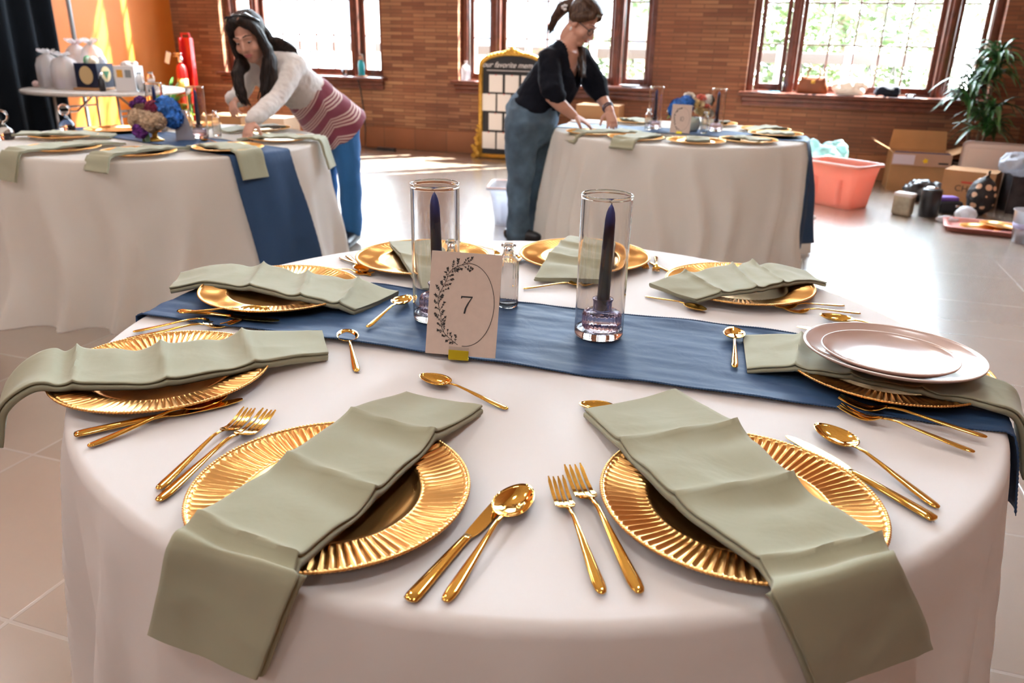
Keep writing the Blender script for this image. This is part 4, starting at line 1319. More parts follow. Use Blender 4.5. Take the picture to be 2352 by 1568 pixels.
nap_line((0.87, 4.83), (0.62, 4.51), 0.16, 0.02, (-0.4, -0.9), 'sage napkin with a drooping end at front left of the back right table', nr, 10)
nap_line((1.06, 4.70), (1.02, 4.46), 0.13, 0, None, 'sage napkin on the front centre charger of the back right table', nr, 11)
nap_line((1.24, 4.76), (1.42, 4.55), 0.14, 0, None, 'sage napkin on the front right charger of the back right table', nr, 12)
nap_line((1.48, 5.02), (1.72, 4.97), 0.14, 0, None, 'sage napkin on the right edge charger of the back right table', nr, 13)
nap_line((1.53, 5.27), (1.76, 5.33), 0.14, 0, None, 'sage napkin on the right rear charger of the back right table', nr, 14)
nap_line((1.30, 5.52), (1.46, 5.76), 0.14, 0, None, 'sage napkin on the charger behind the right vase, back right table', nr, 15)
nap_line((0.90, 5.56), (0.80, 5.80), 0.14, 0, None, 'sage napkin on the charger behind the left vase, back right table', nr, 16)
lay('spoon', (-1.62, 4.12), (-1.50, 4.02), 0.19, 'gold spoon on the back left table beside the woman\'s fingertips', HT + .004, 'gold cutlery on the back left table')
lay('fork', (-1.50, 4.53), (-1.32, 4.45), 0.2, 'gold fork at the right of the back left table under the woman\'s sleeve', HT + .002, 'gold cutlery on the back left table')
lay('fork', (-1.48, 4.50), (-1.30, 4.42), 0.2, 'gold fork nearest the striped tunic on the back left table', HT + .002, 'gold cutlery on the back left table')
# ---------------------------------------------------------------- along the window wall
def wthing(name, label, cat, s, d, z=0.0, rz=0.0, group=None):
    return thing(name, label, cat, W(s, d, z), ANG + rz, group)

# arched gold-framed board with cards
root = wthing('display_board', 'arched black board in a gold frame with white cards, behind the woman in black', 'board', -2.86, 0.30)
hw, hh = 0.36, 0.98
def arch(w, h, rise, n=24):
    pts = [(-w, 0), (w, 0), (w, h)]
    for k in range(1, n): t = PI * k / n; pts.append((w * math.cos(t), h + rise * math.sin(t) ** .9))
    pts.append((-w, h))
    return pts
def upright(bm):   # xy -> xz
    for v in bm.verts: v.co = Vector((v.co.x, -v.co.z, v.co.y))
q = NB(); poly(q, [(x, y + 0.03) for x, y in arch(hw, hh, 0.13)], 0, 0.02); upright(q); obj('board', q, mat('chalk_black', (0.010, 0.011, 0.014), 0.45), root, smooth=False)
q = NB()
fp = [(x, y + 0.03) for x, y in arch(hw + 0.012, hh, 0.145)]
fp = fp + [fp[0]]
for a, b in zip(fp[:-1], fp[1:]):
    tube(q, [(a[0], -0.02, a[1]), (b[0], -0.02, b[1])], 0.026, 8, (0, 1, 0))
for x, z in fp: ball(q, (x, -0.02, z), 0.026, None, 8, 6)
obj('gold_frame', q, M['gold_wood'], root)
q = NB()
for sg in (-1, 1):
    for z, x, r in ((0.05, .41, .05), (0.02, .45, .035), (0.10, .43, .04), (0.13, .46, .025), (0.17, .405, .035), (0.22, .42, .03), (0.26, .40, .025), (0.31, .405, .022), (0.36, .395, .018)):
        ball(q, (sg * x, -0.025, z), (r, 0.02, r), None, 10, 8)
        tube(q, [(sg * (x + r * .7 * math.cos(t)), -0.045, z + r * .7 * math.sin(t)) for t in [k * .7 for k in range(8)]], 0.007, 6)
for x, z, r in ((0, 1.185, .04), (.05, 1.175, .03), (-.05, 1.175, .03), (.09, 1.165, .022), (-.09, 1.165, .022), (0, 1.215, .022)):
    ball(q, (x, -0.025, z), (r, 0.018, r * .8), None, 10, 8)
obj('scroll_carving', q, M['gold_wood'], root)
for r_, (z, xs_) in enumerate(((0.74, (-0.19, 0.0, 0.19)), (0.535, (-0.27, -0.09, 0.09, 0.27)), (0.325, (-0.19, 0.0, 0.19)), (0.115, (-0.27, -0.09, 0.09, 0.27)))):
    for x in xs_:
        q = NB(); rbox(q, x - 0.08, x + 0.08, -0.0245, -0.0215, z, z + 0.185, 0.001, 1)
        c = obj('paper_card', q, M['paper'], root, smooth=False)
        q = NB(); ball(q, (x, -0.026, z + 0.183), (0.009, 0.004, 0.006), None, 8, 6); obj('push_pin', q, M['red'], c)
def text(body, size, loc, rot, m, parent, shear=0.0, ext=0.0006, name='lettering', align='CENTER'):
    cu = bpy.data.curves.new(name, 'FONT')
    cu.body = body; cu.size = size; cu.shear = shear; cu.extrude = ext; cu.align_x = align
    o = bpy.data.objects.new(name, cu)
    sc.collection.objects.link(o)
    dg = bpy.context.evaluated_depsgraph_get()
    me = bpy.data.meshes.new_from_object(o.evaluated_get(dg))
    bpy.data.objects.remove(o)
    me.materials.clear(); me.materials.append(m)
    o = bpy.data.objects.new(name, me)
    sc.collection.objects.link(o)
    o.parent = parent; o.location = loc; o.rotation_euler = rot
    return o
chalk = mat('white_chalk', (0.80, 0.78, 0.80), 0.8)
text('our favorite memories', 0.082, (0.02, -0.0225, 1.005), (PI / 2, 0, 0), chalk, root, 0.45)
q = NB(); rbox(q, -0.30, 0.30, -0.0235, -0.0215, 0.968, 0.974, 0.0005, 1); obj('underline', q, chalk, root)

# things on the window sills
sill = 0.8365
root = wthing('figurine', 'small robed figurine in a turquoise cloak on the left window sill', 'figurine', -4.93, -0.03, sill)
q = NB(); lathe(q, [(0, 0), (0.042, 0), (0.045, 0.01), (0.036, 0.04), (0.040, 0.12), (0.034, 0.17), (0.018, 0.195), (0, 0.197)], 20); obj('turquoise_cloak', q, mat('turquoise_glaze', (0.01, 0.36, 0.45), 0.3), root)
q = NB(); lathe(q, [(0, 0.19), (0.012, 0.192), (0.016, 0.205), (0.020, 0.222), (0.014, 0.240), (0, 0.247)], 16); obj('head', q, M['skin'], root)
q = NB(); ball(q, (0, 0.006, 0.228), (0.024, 0.022, 0.03)); tube(q, [(-0.02, 0, 0.225), (-0.03, 0, 0.17)], 0.01, 6); tube(q, [(0.02, 0, 0.225), (0.03, 0, 0.17)], 0.01, 6); obj('veil', q, mat('brown_veil', (0.25, 0.14, 0.08), 0.6), root)
q = NB(); rbox(q, -0.06, 0.055, -0.045, 0.05, -0.001, 0.012, 0.004); obj('base', q, mat('amber_base', (0.65, 0.25, 0.06), 0.4), root)
root = wthing('glass_tumbler', 'clear tumbler beside the figurine on the left window sill', 'tumbler', -5.15, -0.02, sill)
q = NB(); lathe(q, [(0, 0), (0.032, 0), (0.04, 0.07), (0.037, 0.07), (0.030, 0.006), (0, 0.006)], 24); obj('glass_cup', q, M['glass'], root)
root = wthing('water_bottle', 'clear plastic bottle standing at the left end of the middle window sill', 'bottle', -3.53, 0.02, sill)
cp = film_mat('clear_plastic', (0.96, 0.97, 1.0), 0.5, 0.08, (0.9, 0.93, 0.97), 0.35)
q = NB(); lathe(q, [(0, 0), (0.05, 0), (0.055, 0.01), (0.053, 0.06), (0.055, 0.075), (0.055, 0.13), (0.045, 0.165), (0.02, 0.185), (0.018, 0.205), (0, 0.206)], 28); obj('bottle_body', q, cp, root)
q = NB(); lathe(q, [(0, 0.205), (0.02, 0.205), (0.02, 0.222), (0, 0.223)], 20); obj('cap', q, M['white'], root)
root = wthing('saucer', 'white saucer on the right end of the middle window sill', 'plate', -1.60, -0.01, sill)
q = NB(); lathe(q, [(0, 0.003), (0.06, 0.004), (0.10, 0.012), (0.115, 0.018), (0.115, 0.015), (0.07, 0.0), (0, 0)], 36); obj('saucer_body', q, M['white'], root)
root = wthing('figurine', 'little pink figurine on the middle window sill behind the bent forearm', 'figurine', -1.92, -0.04, sill)
q = NB(); lathe(q, [(0, 0), (0.035, 0), (0.03, 0.05), (0.012, 0.075), (0.018, 0.095), (0.012, 0.115), (0, 0.12)], 18); obj('body', q, mat('pink_clay', (0.62, 0.28, 0.20), 0.5), root)
root = wthing('handbag', 'brown leather handbag with a loop handle on the right window sill', 'handbag', 0.305, 0.01, sill)
lea = mat('tan_leather', (0.245, 0.070, 0.022), 0.45, var=0.15, vscale=12)
q = NB()
rows = []
for z, w, dp in ((0, .145, .055), (0.012, .155, .062), (0.07, .150, .058), (0.13, .128, .040), (0.158, .118, .022), (0.165, .116, .016)):
    rows.append([q.verts.new((w * math.copysign(abs(math.cos(t)) ** .45, math.cos(t)), dp * math.copysign(abs(math.sin(t)) ** .6, math.sin(t)), z)) for t in [2 * PI * k / 32 for k in range(32)]])
grid_faces(q, rows, close_v=True, cap=True); obj('bag_body', q, lea, root)
q = NB(); tube(q, [(-0.06, -0.01, 0.15)] + [(0.062 * math.cos(PI - PI * k / 14), -0.01, 0.19 + 0.075 * math.sin(PI * k / 14)) for k in range(15)] + [(0.06, -0.01, 0.15)], 0.0065, 8); obj('handle', q, lea, root)
q = NB(); rbox(q, -0.02, 0.02, -0.05, -0.035, 0.10, 0.13, 0.003); obj('clasp', q, M['gold_wood'], root)
def bundle(nm, lab, cat, s, sx, sy, sz, m, seed):
    root = wthing(nm, lab, cat, s, 0.015, sill)
    q = NB(); ball(q, (0, 0, sz * .45), (sx, sy, sz * .5)); ball(q, (-sx * .5, 0, sz * .3), (sx * .5, sy * .95, sz * .33)); ball(q, (sx * .35, 0, sz * .55), (sx * .5, sy * .9, sz * .42)); ball(q, (sx * .6, -.01, sz * .25), (sx * .35, sy * .9, sz * .28))
    q = remesh(q, 0.012, 3); wobble(q, 0.022, 11, seed); wobble(q, 0.012, 28, seed + 3)
    mn = min(v.co.z for v in q.verts)
    for v in q.verts: v.co.z = max(0.0, v.co.z - mn - 0.006)
    obj('folded_cloth', q, m, root)
bundle('cloth_bundle', 'crumpled white cloth bundle on the right window sill between handbag and navy cloth', 'cloth', 0.665, 0.165, 0.075, 0.165, cloth_mat('white_cotton', (0.80, 0.76, 0.72), 0.15), 2)
bundle('cloth_bundle', 'crumpled navy cloth on the right window sill beside the white bundle', 'cloth', 1.015, 0.125, 0.075, 0.125, cloth_mat('navy_cotton', (0.010, 0.016, 0.032), 0.0), 9)
root = wthing('glass_dish', 'small clear glass dish on the right window sill right of the navy cloth', 'dish', 1.235, 0.03, sill)
q = NB(); lathe(q, [(0, 0), (0.04, 0), (0.048, 0.03), (0.044, 0.03), (0.037, 0.005), (0, 0.005)], 24); obj('glass_bowl', q, M['glass'], root)
root = wthing('sheet_stack', 'blue and white papers lying at the left end of the right window sill', 'papers', -0.13, 0.03, sill)
q = NB(); rbox(q, -0.10, 0.07, -0.06, 0.07, 0, 0.006, 0.001, 1); obj('white_sheet', q, M['paper'], root, smooth=False)
q = NB(); rbox(q, 0.02, 0.12, -0.05, 0.06, 0.006, 0.010, 0.001, 1); obj('blue_sheet', q, mat('sky_blue_paper', (0.05, 0.42, 0.70), 0.6), root, smooth=False)
root = wthing('sheet_stack', 'white papers at the right end of the right window sill beside the plant', 'papers', 1.68, 0.04, sill)
q = NB(); rbox(q, -0.11, 0.10, -0.06, 0.07, 0, 0.008, 0.001, 1); obj('white_sheet', q, M['paper'], root, smooth=False)
# cord down the wall
root = wthing('power_cord', 'thin black cord hanging down the brick wall below the left window', 'cord', -4.89, 0.0)
q = NB(); tube(q, [(0, -0.14, 0.80), (0.0, -0.09, 0.70), (0.01, -0.05, 0.45), (0.02, -0.05, 0.22), (0.05, -0.12, 0.06), (0.10, -0.22, 0.012), (0.25, -0.25, 0.010), (0.42, -0.20, 0.010)], 0.0075, 8); obj('cable', q, M['black'], root)
q = NB(); rbox(q, 0.26, 0.50, -0.23, -0.17, 0.0, 0.03, 0.006); obj('plug_strip', q, M['black'], root)

# extinguisher on a red stand, fern
root = wthing('extinguisher_stand', 'red floor stand with tall back panel holding the fire extinguisher in the left corner', 'stand', -7.10, 0.42)
q = NB(); rbox(q, -0.085, 0.085, -0.012, 0.012, 0.03, 1.24, 0.01); rbox(q, -0.085, -0.062, -0.06, 0.0, 0.25, 1.24, 0.006); rbox(q, 0.062, 0.085, -0.06, 0.0, 0.25, 1.24, 0.006); obj('back_panel', q, M['red'], root)
q = NB(); tube(q, [(-0.07, -0.01, 1.22), (-0.07, -0.01, 1.285), (0.05, -0.01, 1.285), (0.05, -0.01, 1.22)], 0.012, 8); obj('top_handle', q, M['red'], root)
q = NB(); rbox(q, -0.16, 0.16, -0.22, 0.12, 0.0, 0.03, 0.01); obj('base_plate', q, M['red'], root)
root = wthing('fire_extinguisher', 'red fire extinguisher with silver head on the red corner stand', 'fire extinguisher', -7.13, 0.545, 0.46)
q = NB(); lathe(q, [(0, 0), (0.058, 0), (0.065, 0.01), (0.065, 0.40), (0.055, 0.45), (0.03, 0.475), (0.022, 0.49), (0, 0.49)], 28); obj('cylinder', q, M['red'], root)
q = NB(); lathe(q, [(0.0655, 0.15), (0.0660, 0.15), (0.0660, 0.30), (0.0655, 0.30)], 28); obj('paper_label', q, mat('label_yellow', (0.75, 0.55, 0.15), 0.6), root)
q = NB(); lathe(q, [(0, 0.485), (0.03, 0.485), (0.034, 0.53), (0.024, 0.57), (0, 0.58)], 18); rbox(q, -0.09, 0.03, -0.018, 0.018, 0.585, 0.603, 0.004); rbox(q, -0.10, 0.0, -0.015, 0.015, 0.555, 0.57, 0.004); obj('valve_head', q, M['chrome'], root)
q = NB(); rbox(q, -0.16, -0.09, -0.05, -0.045, 0.46, 0.60, 0.002, 1)
bmesh.ops.rotate(q, cent=(-0.1, -0.05, 0.6), matrix=Matrix.Rotation(0.35, 3, 'Y'), verts=q.verts); obj('inspection_tag', q, M['paper'], root, smooth=False)
# stand has a small shelf under the bottle
def plantmass(root, n, rad, L, z0, m, rn, droop=0.6, up=0.6, name='foliage', wid=0.06, seg=7, spread=None):
    q = NB()
    for k in range(n):
        a = rn.uniform(0, 2 * PI)
        c = Vector((rad * .35 * math.cos(a) * rn.random(), rad * .35 * math.sin(a) * rn.random(), z0 + (rn.uniform(*spread) if spread else 0)))
        d = Vector((math.cos(a), math.sin(a), rn.uniform(up * .3, up * 1.6))).normalized()
        s = Vector((-math.sin(a), math.cos(a), 0))
        ll = L * rn.uniform(.6, 1.15)
        dr = droop * rn.uniform(.6, 1.4)
        rows = []
        for i in range(seg):
            u = i / (seg - 1)
            w = ll * wid * (math.sin(PI * (0.12 + 0.88 * u)) ** .7 if u < .99 else 0.02)
            p = c + d * ll * u + Vector((0, 0, -dr * ll * u * u))
            rows.append([q.verts.new(p - s * w + Vector((0, 0, w * .5))), q.verts.new(p), q.verts.new(p + s * w + Vector((0, 0, w * .5)))])
        grid_faces(q, rows)
    return obj(name, q, m, root)
rn = random.Random(8)
root = wthing('potted_fern', 'yellow-green fern in the left corner between the folding table and extinguisher', 'plant', -7.28, 0.72)
q = NB(); lathe(q, [(0, 0), (0.12, 0), (0.15, 0.26), (0.16, 0.28), (0.14, 0.28), (0.13, 0.25), (0, 0.24)], 28); obj('pot', q, mat('dark_pot', (0.04, 0.03, 0.025), 0.6), root)
plantmass(root, 90, 0.15, 0.42, 0.25, M['leaf_light'], rn, 0.7, 1.6, wid=0.055)
plantmass(root, 45, 0.12, 0.62, 0.35, M['leaf'], rn, 0.4, 2.4, 'tall_fronds', wid=0.04)
root = wthing('potted_dracaena', 'tall leafy green dracaena in the right corner beside the window', 'plant', 1.79, 0.50)
q = NB(); lathe(q, [(0, 0), (0.13, 0), (0.16, 0.28), (0.17, 0.30), (0.15, 0.30), (0.14, 0.26), (0, 0.25)], 28); obj('pot', q, mat('brown_pot', (0.07, 0.045, 0.03), 0.6), root)
for x, y, t in ((0.03, 0.0, 1.20), (-0.05, 0.02, 0.98), (0.04, -0.05, 0.72)):
    q = NB(); tube(q, [(x * .4, y * .4, 0.24), (x * 1.2, y, t * .6), (x * 2.2, y * 1.8, t)], [0.016, 0.014, 0.011], 8); obj('stem', q, bark, root)
drac = M['leaf']
for (x, y, z), n, L in (((0.04, 0, 1.17), 84, 0.37), ((-0.11, 0.03, 0.92), 84, 0.38), ((0.06, -0.10, 0.66), 84, 0.36)):
    o = plantmass(root, n, 0.05, L, 0.0, drac, rn, 0.75, 1.3, 'leaf_crown', wid=0.055, seg=8, spread=(-0.12, 0.14))
    o.location = (x, y, z)

# cartons on the floor by the wall
def carton(lab, s, d, w, dp, h, rz=0.0, flaps=True, m=None, z=0.0):
    root = wthing('cardboard_box', lab, 'box', s, d, z, rz)
    m = m or M['carton']
    q = NB(); t = 0.006
    box(q, -w / 2, w / 2, -dp / 2, -dp / 2 + t, 0, h); box(q, -w / 2, w / 2, dp / 2 - t, dp / 2, 0, h)
    box(q, -w / 2, -w / 2 + t, -dp / 2 + t, dp / 2 - t, 0, h); box(q, w / 2 - t, w / 2, -dp / 2 + t, dp / 2 - t, 0, h)
    box(q, -w / 2 + t, w / 2 - t, -dp / 2 + t, dp / 2 - t, 0, t)
    if not flaps: box(q, -w / 2 + t, w / 2 - t, -dp / 2 + t, dp / 2 - t, h - t, h)
    obj('box_body', q, m, root, smooth=False)
    return root
def flap(root, pts, m):
    q = NB(); a = [Vector(p) for p in pts]
    n = (a[1] - a[0]).cross(a[3] - a[0]).normalized() * 0.005
    lo = [q.verts.new(p) for p in a]; hi = [q.verts.new(p + n) for p in a]
    q.faces.new(lo[::-1]); q.faces.new(hi)
    for i in range(4): q.faces.new((lo[i], lo[(i + 1) % 4], hi[(i + 1) % 4], hi[i]))
    return obj('flap', q, m, root, smooth=False)
pinkcard = mat('pale_pinkish_cardboard', (0.44, 0.27, 0.19), 0.8)
r_ = carton('large open cardboard box with spread flaps on the floor below the right window', 1.36, 0.42, 0.52, 0.36, 0.36)
flap(r_, ((-0.26, 0.175, 0.36), (0.26, 0.175, 0.36), (0.24, 0.21, 0.54), (-0.24, 0.21, 0.54)), M['carton'])
flap(r_, ((-0.26, -0.18, 0.36), (-0.26, 0.18, 0.36), (-0.43, 0.18, 0.45), (-0.43, -0.16, 0.45)), M['carton'])
flap(r_, ((0.26, -0.18, 0.36), (0.26, 0.18, 0.36), (0.44, 0.18, 0.43), (0.44, -0.16, 0.43)), M['carton'])
f_ = flap(r_, ((-0.26, -0.186, 0.36), (0.26, -0.186, 0.36), (0.26, -0.198, 0.245), (-0.26, -0.198, 0.245)), pinkcard)
q = NB(); box(q, -0.25, -0.06, -0.2005, -0.1985, 0.255, 0.345); obj('shipping_label', q, mat('lavender_label', (0.62, 0.55, 0.62), 0.7), r_, smooth=False)
q = NB(); poly(q, [(0.045 * math.cos(t) * (1 if k % 2 else .62), 0.045 * math.sin(t) * (1 if k % 2 else .62)) for k, t in enumerate([2 * PI * j / 10 for j in range(10)])], 0, 0.002); upright(q)
for v in q.verts: v.co += Vector((0.035, -0.1985, 0.295)); v.co.x = 0.035 + (v.co.x - 0.035) * .6; v.co.z = 0.295 + (v.co.z - 0.295) * .6
obj('yellow_mark', q, mat('yellow_ink', (0.75, 0.50, 0.01), 0.6), r_, smooth=False)
q = NB(); box(q, 0.15, 0.235, -0.1995, -0.1975, 0.27, 0.285); obj('small_print', q, M['ink'], r_, smooth=False)
q = NB(); box(q, -0.24, 0.24, -0.187, -0.178, 0.362, 0.372); obj('tape_strip', q, mat('dark_blue_tape', (0.03, 0.03, 0.08), 0.5), r_, smooth=False)
r_ = carton('brown cardboard box printed with a red bar and dark lettering beside the polka-dot bag', 1.70, 1.17, 0.40, 0.30, 0.31, deg(-22), flaps=False)
q = NB(); box(q, -0.05, 0.13, -0.153, -0.1505, 0.205, 0.222); obj('red_print', q, mat('red_ink', (0.45, 0.05, 0.03), 0.7), r_, smooth=False)
text('CHEWY', 0.075, (0.04, -0.1508, 0.135), (PI / 2, 0, 0), M['ink'], r_, 0.0)
q = NB(); poly(q, [(0.035 * math.cos(2 * PI * k / 20), 0.045 * math.sin(2 * PI * k / 20)) for k in range(20)], 0, 0.002); 
for v in q.verts: v.co = Vector((-0.2005 - v.co.z, v.co.x - 0.05, v.co.y + 0.17))
obj('red_sticker', q, M['red'], r_, smooth=False)
# beige lid standing behind
root = wthing('bin_cover', 'beige plastic storage lid standing upright below the dracaena in the right corner', 'lid', 1.90, 0.86, 0.0, deg(-12))
q = NB(); rbox(q, -0.265, 0.265, -0.015, 0.025, 0.0, 0.52, 0.05, 4); 
for v in q.verts: v.co.y = max(-0.02, min(0.03, v.co.y))
q2 = NB(); rbox(q2, -0.215, 0.215, -0.03, -0.012, 0.05, 0.47, 0.012); obj('lid_panel', q, mat('beige_plastic', (0.60, 0.50, 0.45), 0.45), root); obj('raised_field', q2, mat('beige_plastic_field', (0.58, 0.48, 0.43), 0.5), root)
# coral tote
def tote(lab, s, d, rz, L, Wd, h, m, taper=0.82, rimw=0.022):
    root = wthing('storage_tote', lab, 'tote', s, d, 0.0, rz)
    def ring(sx, sy, z, r=0.05, n=6):
        out = []
        for cx, cy, a0 in ((1, 1, 0), (-1, 1, PI / 2), (-1, -1, PI), (1, -1, 1.5 * PI)):
            for k in range(n + 1):
                a = a0 + PI / 2 * k / n
                out.append((cx * (sx - r) + r * math.cos(a), cy * (sy - r) + r * math.sin(a), z))
        return out
    q = NB()
    pr = [(taper, 0.0, 0), (taper + .01, 0.012, 0), (0.93, h * .7, 0), (1.0, h - .01, 0), (1.0, h - .01, rimw), (1.0, h + .006, rimw), (1.0, h + .010, rimw * .5), (1.0, h + .006, 0.002), (1.0, h - .012, -0.004), (0.925, h * .7, -.004), (taper, 0.02, -.004)]
    rows = [[q.verts.new(p) for p in ring(L / 2 * k + e, Wd / 2 * k + e, z)] for k, z, e in pr]
    grid_faces(q, rows, close_v=True); q.faces.new(rows[0][::-1]); q.faces.new(rows[-1])
    obj('tub', q, m, root)
    for sx in (-1, 1):
        for x in (-.22, .22):
            q = NB(); rows = []
            for z, k in ((0.03, taper + .015), (h * .68, .94)):
                y = sx * (Wd / 2 * k + 0.004)
                rows.append([q.verts.new(p) for p in ((L * x - .03, y, z), (L * x - .02, y + sx * .006, z), (L * x + .02, y + sx * .006, z), (L * x + .03, y, z))])
            grid_faces(q, rows); obj('rib', q, m, root)
    q = NB(); rr = ring(L / 2 + rimw * .6, Wd / 2 + rimw * .6, h + .009); rr.append(rr[0]); tube(q, rr, 0.008, 8, (0, 0, 1)); obj('rim', q, mat('pale_rim_' + m.name, (0.85, 0.62, 0.55), 0.4), root, label='paler rolled rim')
    return root
coral = new_mat('coral_plastic')
_cm, _ct, _cb = coral
_cb.inputs['Base Color'].default_value = (0.86, 0.47, 0.39, 1); _cb.inputs['Roughness'].default_value = 0.4
_tr = _ct.nodes.new('ShaderNodeBsdfTranslucent'); _tr.inputs['Color'].default_value = (1.0, 0.48, 0.36, 1)
_mx = _ct.nodes.new('ShaderNodeMixShader'); _mx.inputs[0].default_value = 0.45
_ct.links.new(_cb.outputs[0], _mx.inputs[1]); _ct.links.new(_tr.outputs[0], _mx.inputs[2]); _ct.links.new(_mx.outputs[0], _ct.nodes['Material Output'].inputs[0])
tote('coral pink translucent storage tote on the floor right of the back right table', 0.585, 1.62, deg(-38), 0.55, 0.36, 0.355, _cm)
bag_m = film_mat('thin_plastic_bag', (0.9, 0.97, 0.98), 0.45, 0.15, (0.45, 0.75, 0.74), 0.65)
def sack(nm, lab, cat, s, d, sx, sy, sz, m, seed, z=0.0, parts=3, neck=0.0, rz=0.0, amp=0.02):
    root = wthing(nm, lab, cat, s, d, z, rz)
    r2 = random.Random(seed)
    q = NB(); ball(q, (0, 0, sz * .42), (sx, sy, sz * .45))
    for k in range(parts): ball(q, (r2.uniform(-.6, .6) * sx, r2.uniform(-.6, .6) * sy, sz * r2.uniform(.2, .7)), (sx * .5, sy * .5, sz * .32))
    if neck: loft(q, [(0, 0, sz * .7), (0.01, 0, sz * .9), (0.02, 0, sz * 1.0)], [sx * .4, neck * 1.2, neck], (1, 0, 0))
    q = remesh(q, max(0.008, sx * .07), 2); wobble(q, amp, 13, seed); wobble(q, amp * .5, 34, seed + 3)
    mn = min(v.co.z for v in q.verts)
    for v in q.verts: v.co.z = max(0, v.co.z - mn - 0.008)
    obj('bag_body', q, m, root)
    return root
sack('plastic_bag', 'turquoise plastic bag bulging on the floor behind the coral tote', 'bag', 0.47, 0.85, 0.22, 0.15, 0.47, bag_m, 5)
sack('puffy_jacket', 'shiny black puffy jacket heap on the floor before the open carton', 'jacket', 1.33, 1.12, 0.165, 0.12, 0.20, mat('black_nylon', (0.016, 0.017, 0.022), 0.28, spec=0.8), 8, amp=0.035)
# metallic pack, black tumbler, purple case
root = wthing('snack_packet', 'small silver-beige packet standing on the floor right of the coral tote', 'packet', 1.085, 1.90, 0, deg(-30))
q = NB(); rbox(q, -0.075, 0.075, -0.045, 0.045, 0, 0.165, 0.018, 3); wobble(q, 0.006, 20, 2)
for v in q.verts: v.co.z = max(0, v.co.z)
obj('packet_body', q, mat('champagne_foil', (0.40, 0.36, 0.27), 0.38, 0.35, var=0.25, vscale=14), root)
q = NB(); rbox(q, -0.078, 0.078, -0.047, 0.047, 0.150, 0.185, 0.014, 3); wobble(q, 0.006, 24, 6); obj('white_top', q, M['paper'], root)
root = wthing('black_canister', 'glossy black cylinder standing on the floor beside the jacket heap', 'canister', 1.285, 1.86)
q = NB(); lathe(q, [(0, 0), (0.072, 0), (0.078, 0.006), (0.078, 0.205), (0.074, 0.22), (0.060, 0.226), (0, 0.226)], 36); obj('canister_body', q, M['black'], root)
q = NB(); lathe(q, [(0, 0.226), (0.05, 0.226), (0.046, 0.238), (0, 0.240)], 30); obj('lid', q, M['chrome'], root)
root = wthing('lunch_bag', 'small purple and black soft bag on the floor right of the black cylinder', 'bag', 1.47, 1.63, 0, deg(20))
q = NB(); rbox(q, -0.10, 0.10, -0.06, 0.07, 0, 0.10, 0.03, 3); wobble(q, 0.008, 15, 1)
for v in q.verts: v.co.z = max(0, v.co.z)
obj('bag_body', q, mat('black_fabric', (0.015, 0.015, 0.018), 0.8), root)
q = NB(); rbox(q, -0.09, 0.07, -0.03, 0.07, 0.095, 0.135, 0.015, 3); obj('purple_top', q, mat('purple_fabric', (0.16, 0.08, 0.38), 0.7), root)
q = NB(); rbox(q, 0.02, 0.06, -0.072, -0.055, 0.055, 0.075, 0.003); obj('buckle', q, M['chrome'], root)
# polka dot drawstring bag
pd, nt, b = new_mat('polka_dot_fabric')
tc = nt.nodes.new('ShaderNodeTexCoord'); vo = nt.nodes.new('ShaderNodeTexVoronoi'); vo.inputs['Scale'].default_value = 13.0; vo.inputs['Randomness'].default_value = 0.35
rp = nt.nodes.new('ShaderNodeValToRGB'); rp.color_ramp.interpolation = 'CONSTANT'
rp.color_ramp.elements[0].color = (0.70, 0.45, 0.30, 1); rp.color_ramp.elements[1].position = 0.33; rp.color_ramp.elements[1].color = (0.012, 0.011, 0.012, 1)
nt.links.new(tc.outputs['Object'], vo.inputs['Vector']); nt.links.new(vo.outputs['Distance'], rp.inputs['Fac']); nt.links.new(rp.outputs['Color'], b.inputs['Base Color']); b.inputs['Roughness'].default_value = 0.6
sack('drawstring_bag', 'black polka-dot bag gathered to a point on the floor before the printed box', 'bag', 1.70, 1.62, 0.115, 0.09, 0.36, pd, 4, neck=0.014, parts=1, amp=0.008)
sack('crumpled_wrap', 'crumpled white plastic wrap on the floor left of the pink lid', 'wrap', 1.545, 1.93, 0.085, 0.07, 0.125, film_mat('white_film', (1, 1, 1), 0.3, 0.2, (0.85, 0.85, 0.87), 0.8), 6, amp=0.015)
sack('crumpled_wrap', 'flat scrap of white plastic wrap on the floor between the canister and pink lid', 'wrap', 1.40, 2.06, 0.10, 0.06, 0.05, film_mat('white_film_b', (1, 1, 1), 0.3, 0.2, (0.85, 0.85, 0.87), 0.8), 16, amp=0.012)
sack('crumpled_wrap', 'scrap of white plastic on the floor at the hem of the back right table', 'wrap', 0.335, 2.50, 0.06, 0.04, 0.07, film_mat('white_film_c', (1, 1, 1), 0.3, 0.2, (0.85, 0.85, 0.87), 0.8), 26, amp=0.012)
sack('garbage_bag', 'pale grey-white plastic bag lying on black bags at the right edge', 'bag', 2.02, 1.38, 0.215, 0.16, 0.22, film_mat('grey_film', (1, 1, 1), 0.35, 0.2, (0.55, 0.60, 0.68), 0.75), 12, z=0.30, amp=0.03)
r_ = carton('dark crate under the grey plastic bag at the right edge of the floor', 2.095, 1.30, 0.31, 0.30, 0.31, 0.0, flaps=False, m=mat('dark_printed_card', (0.02, 0.018, 0.02), 0.5, var=0.9, vscale=12))
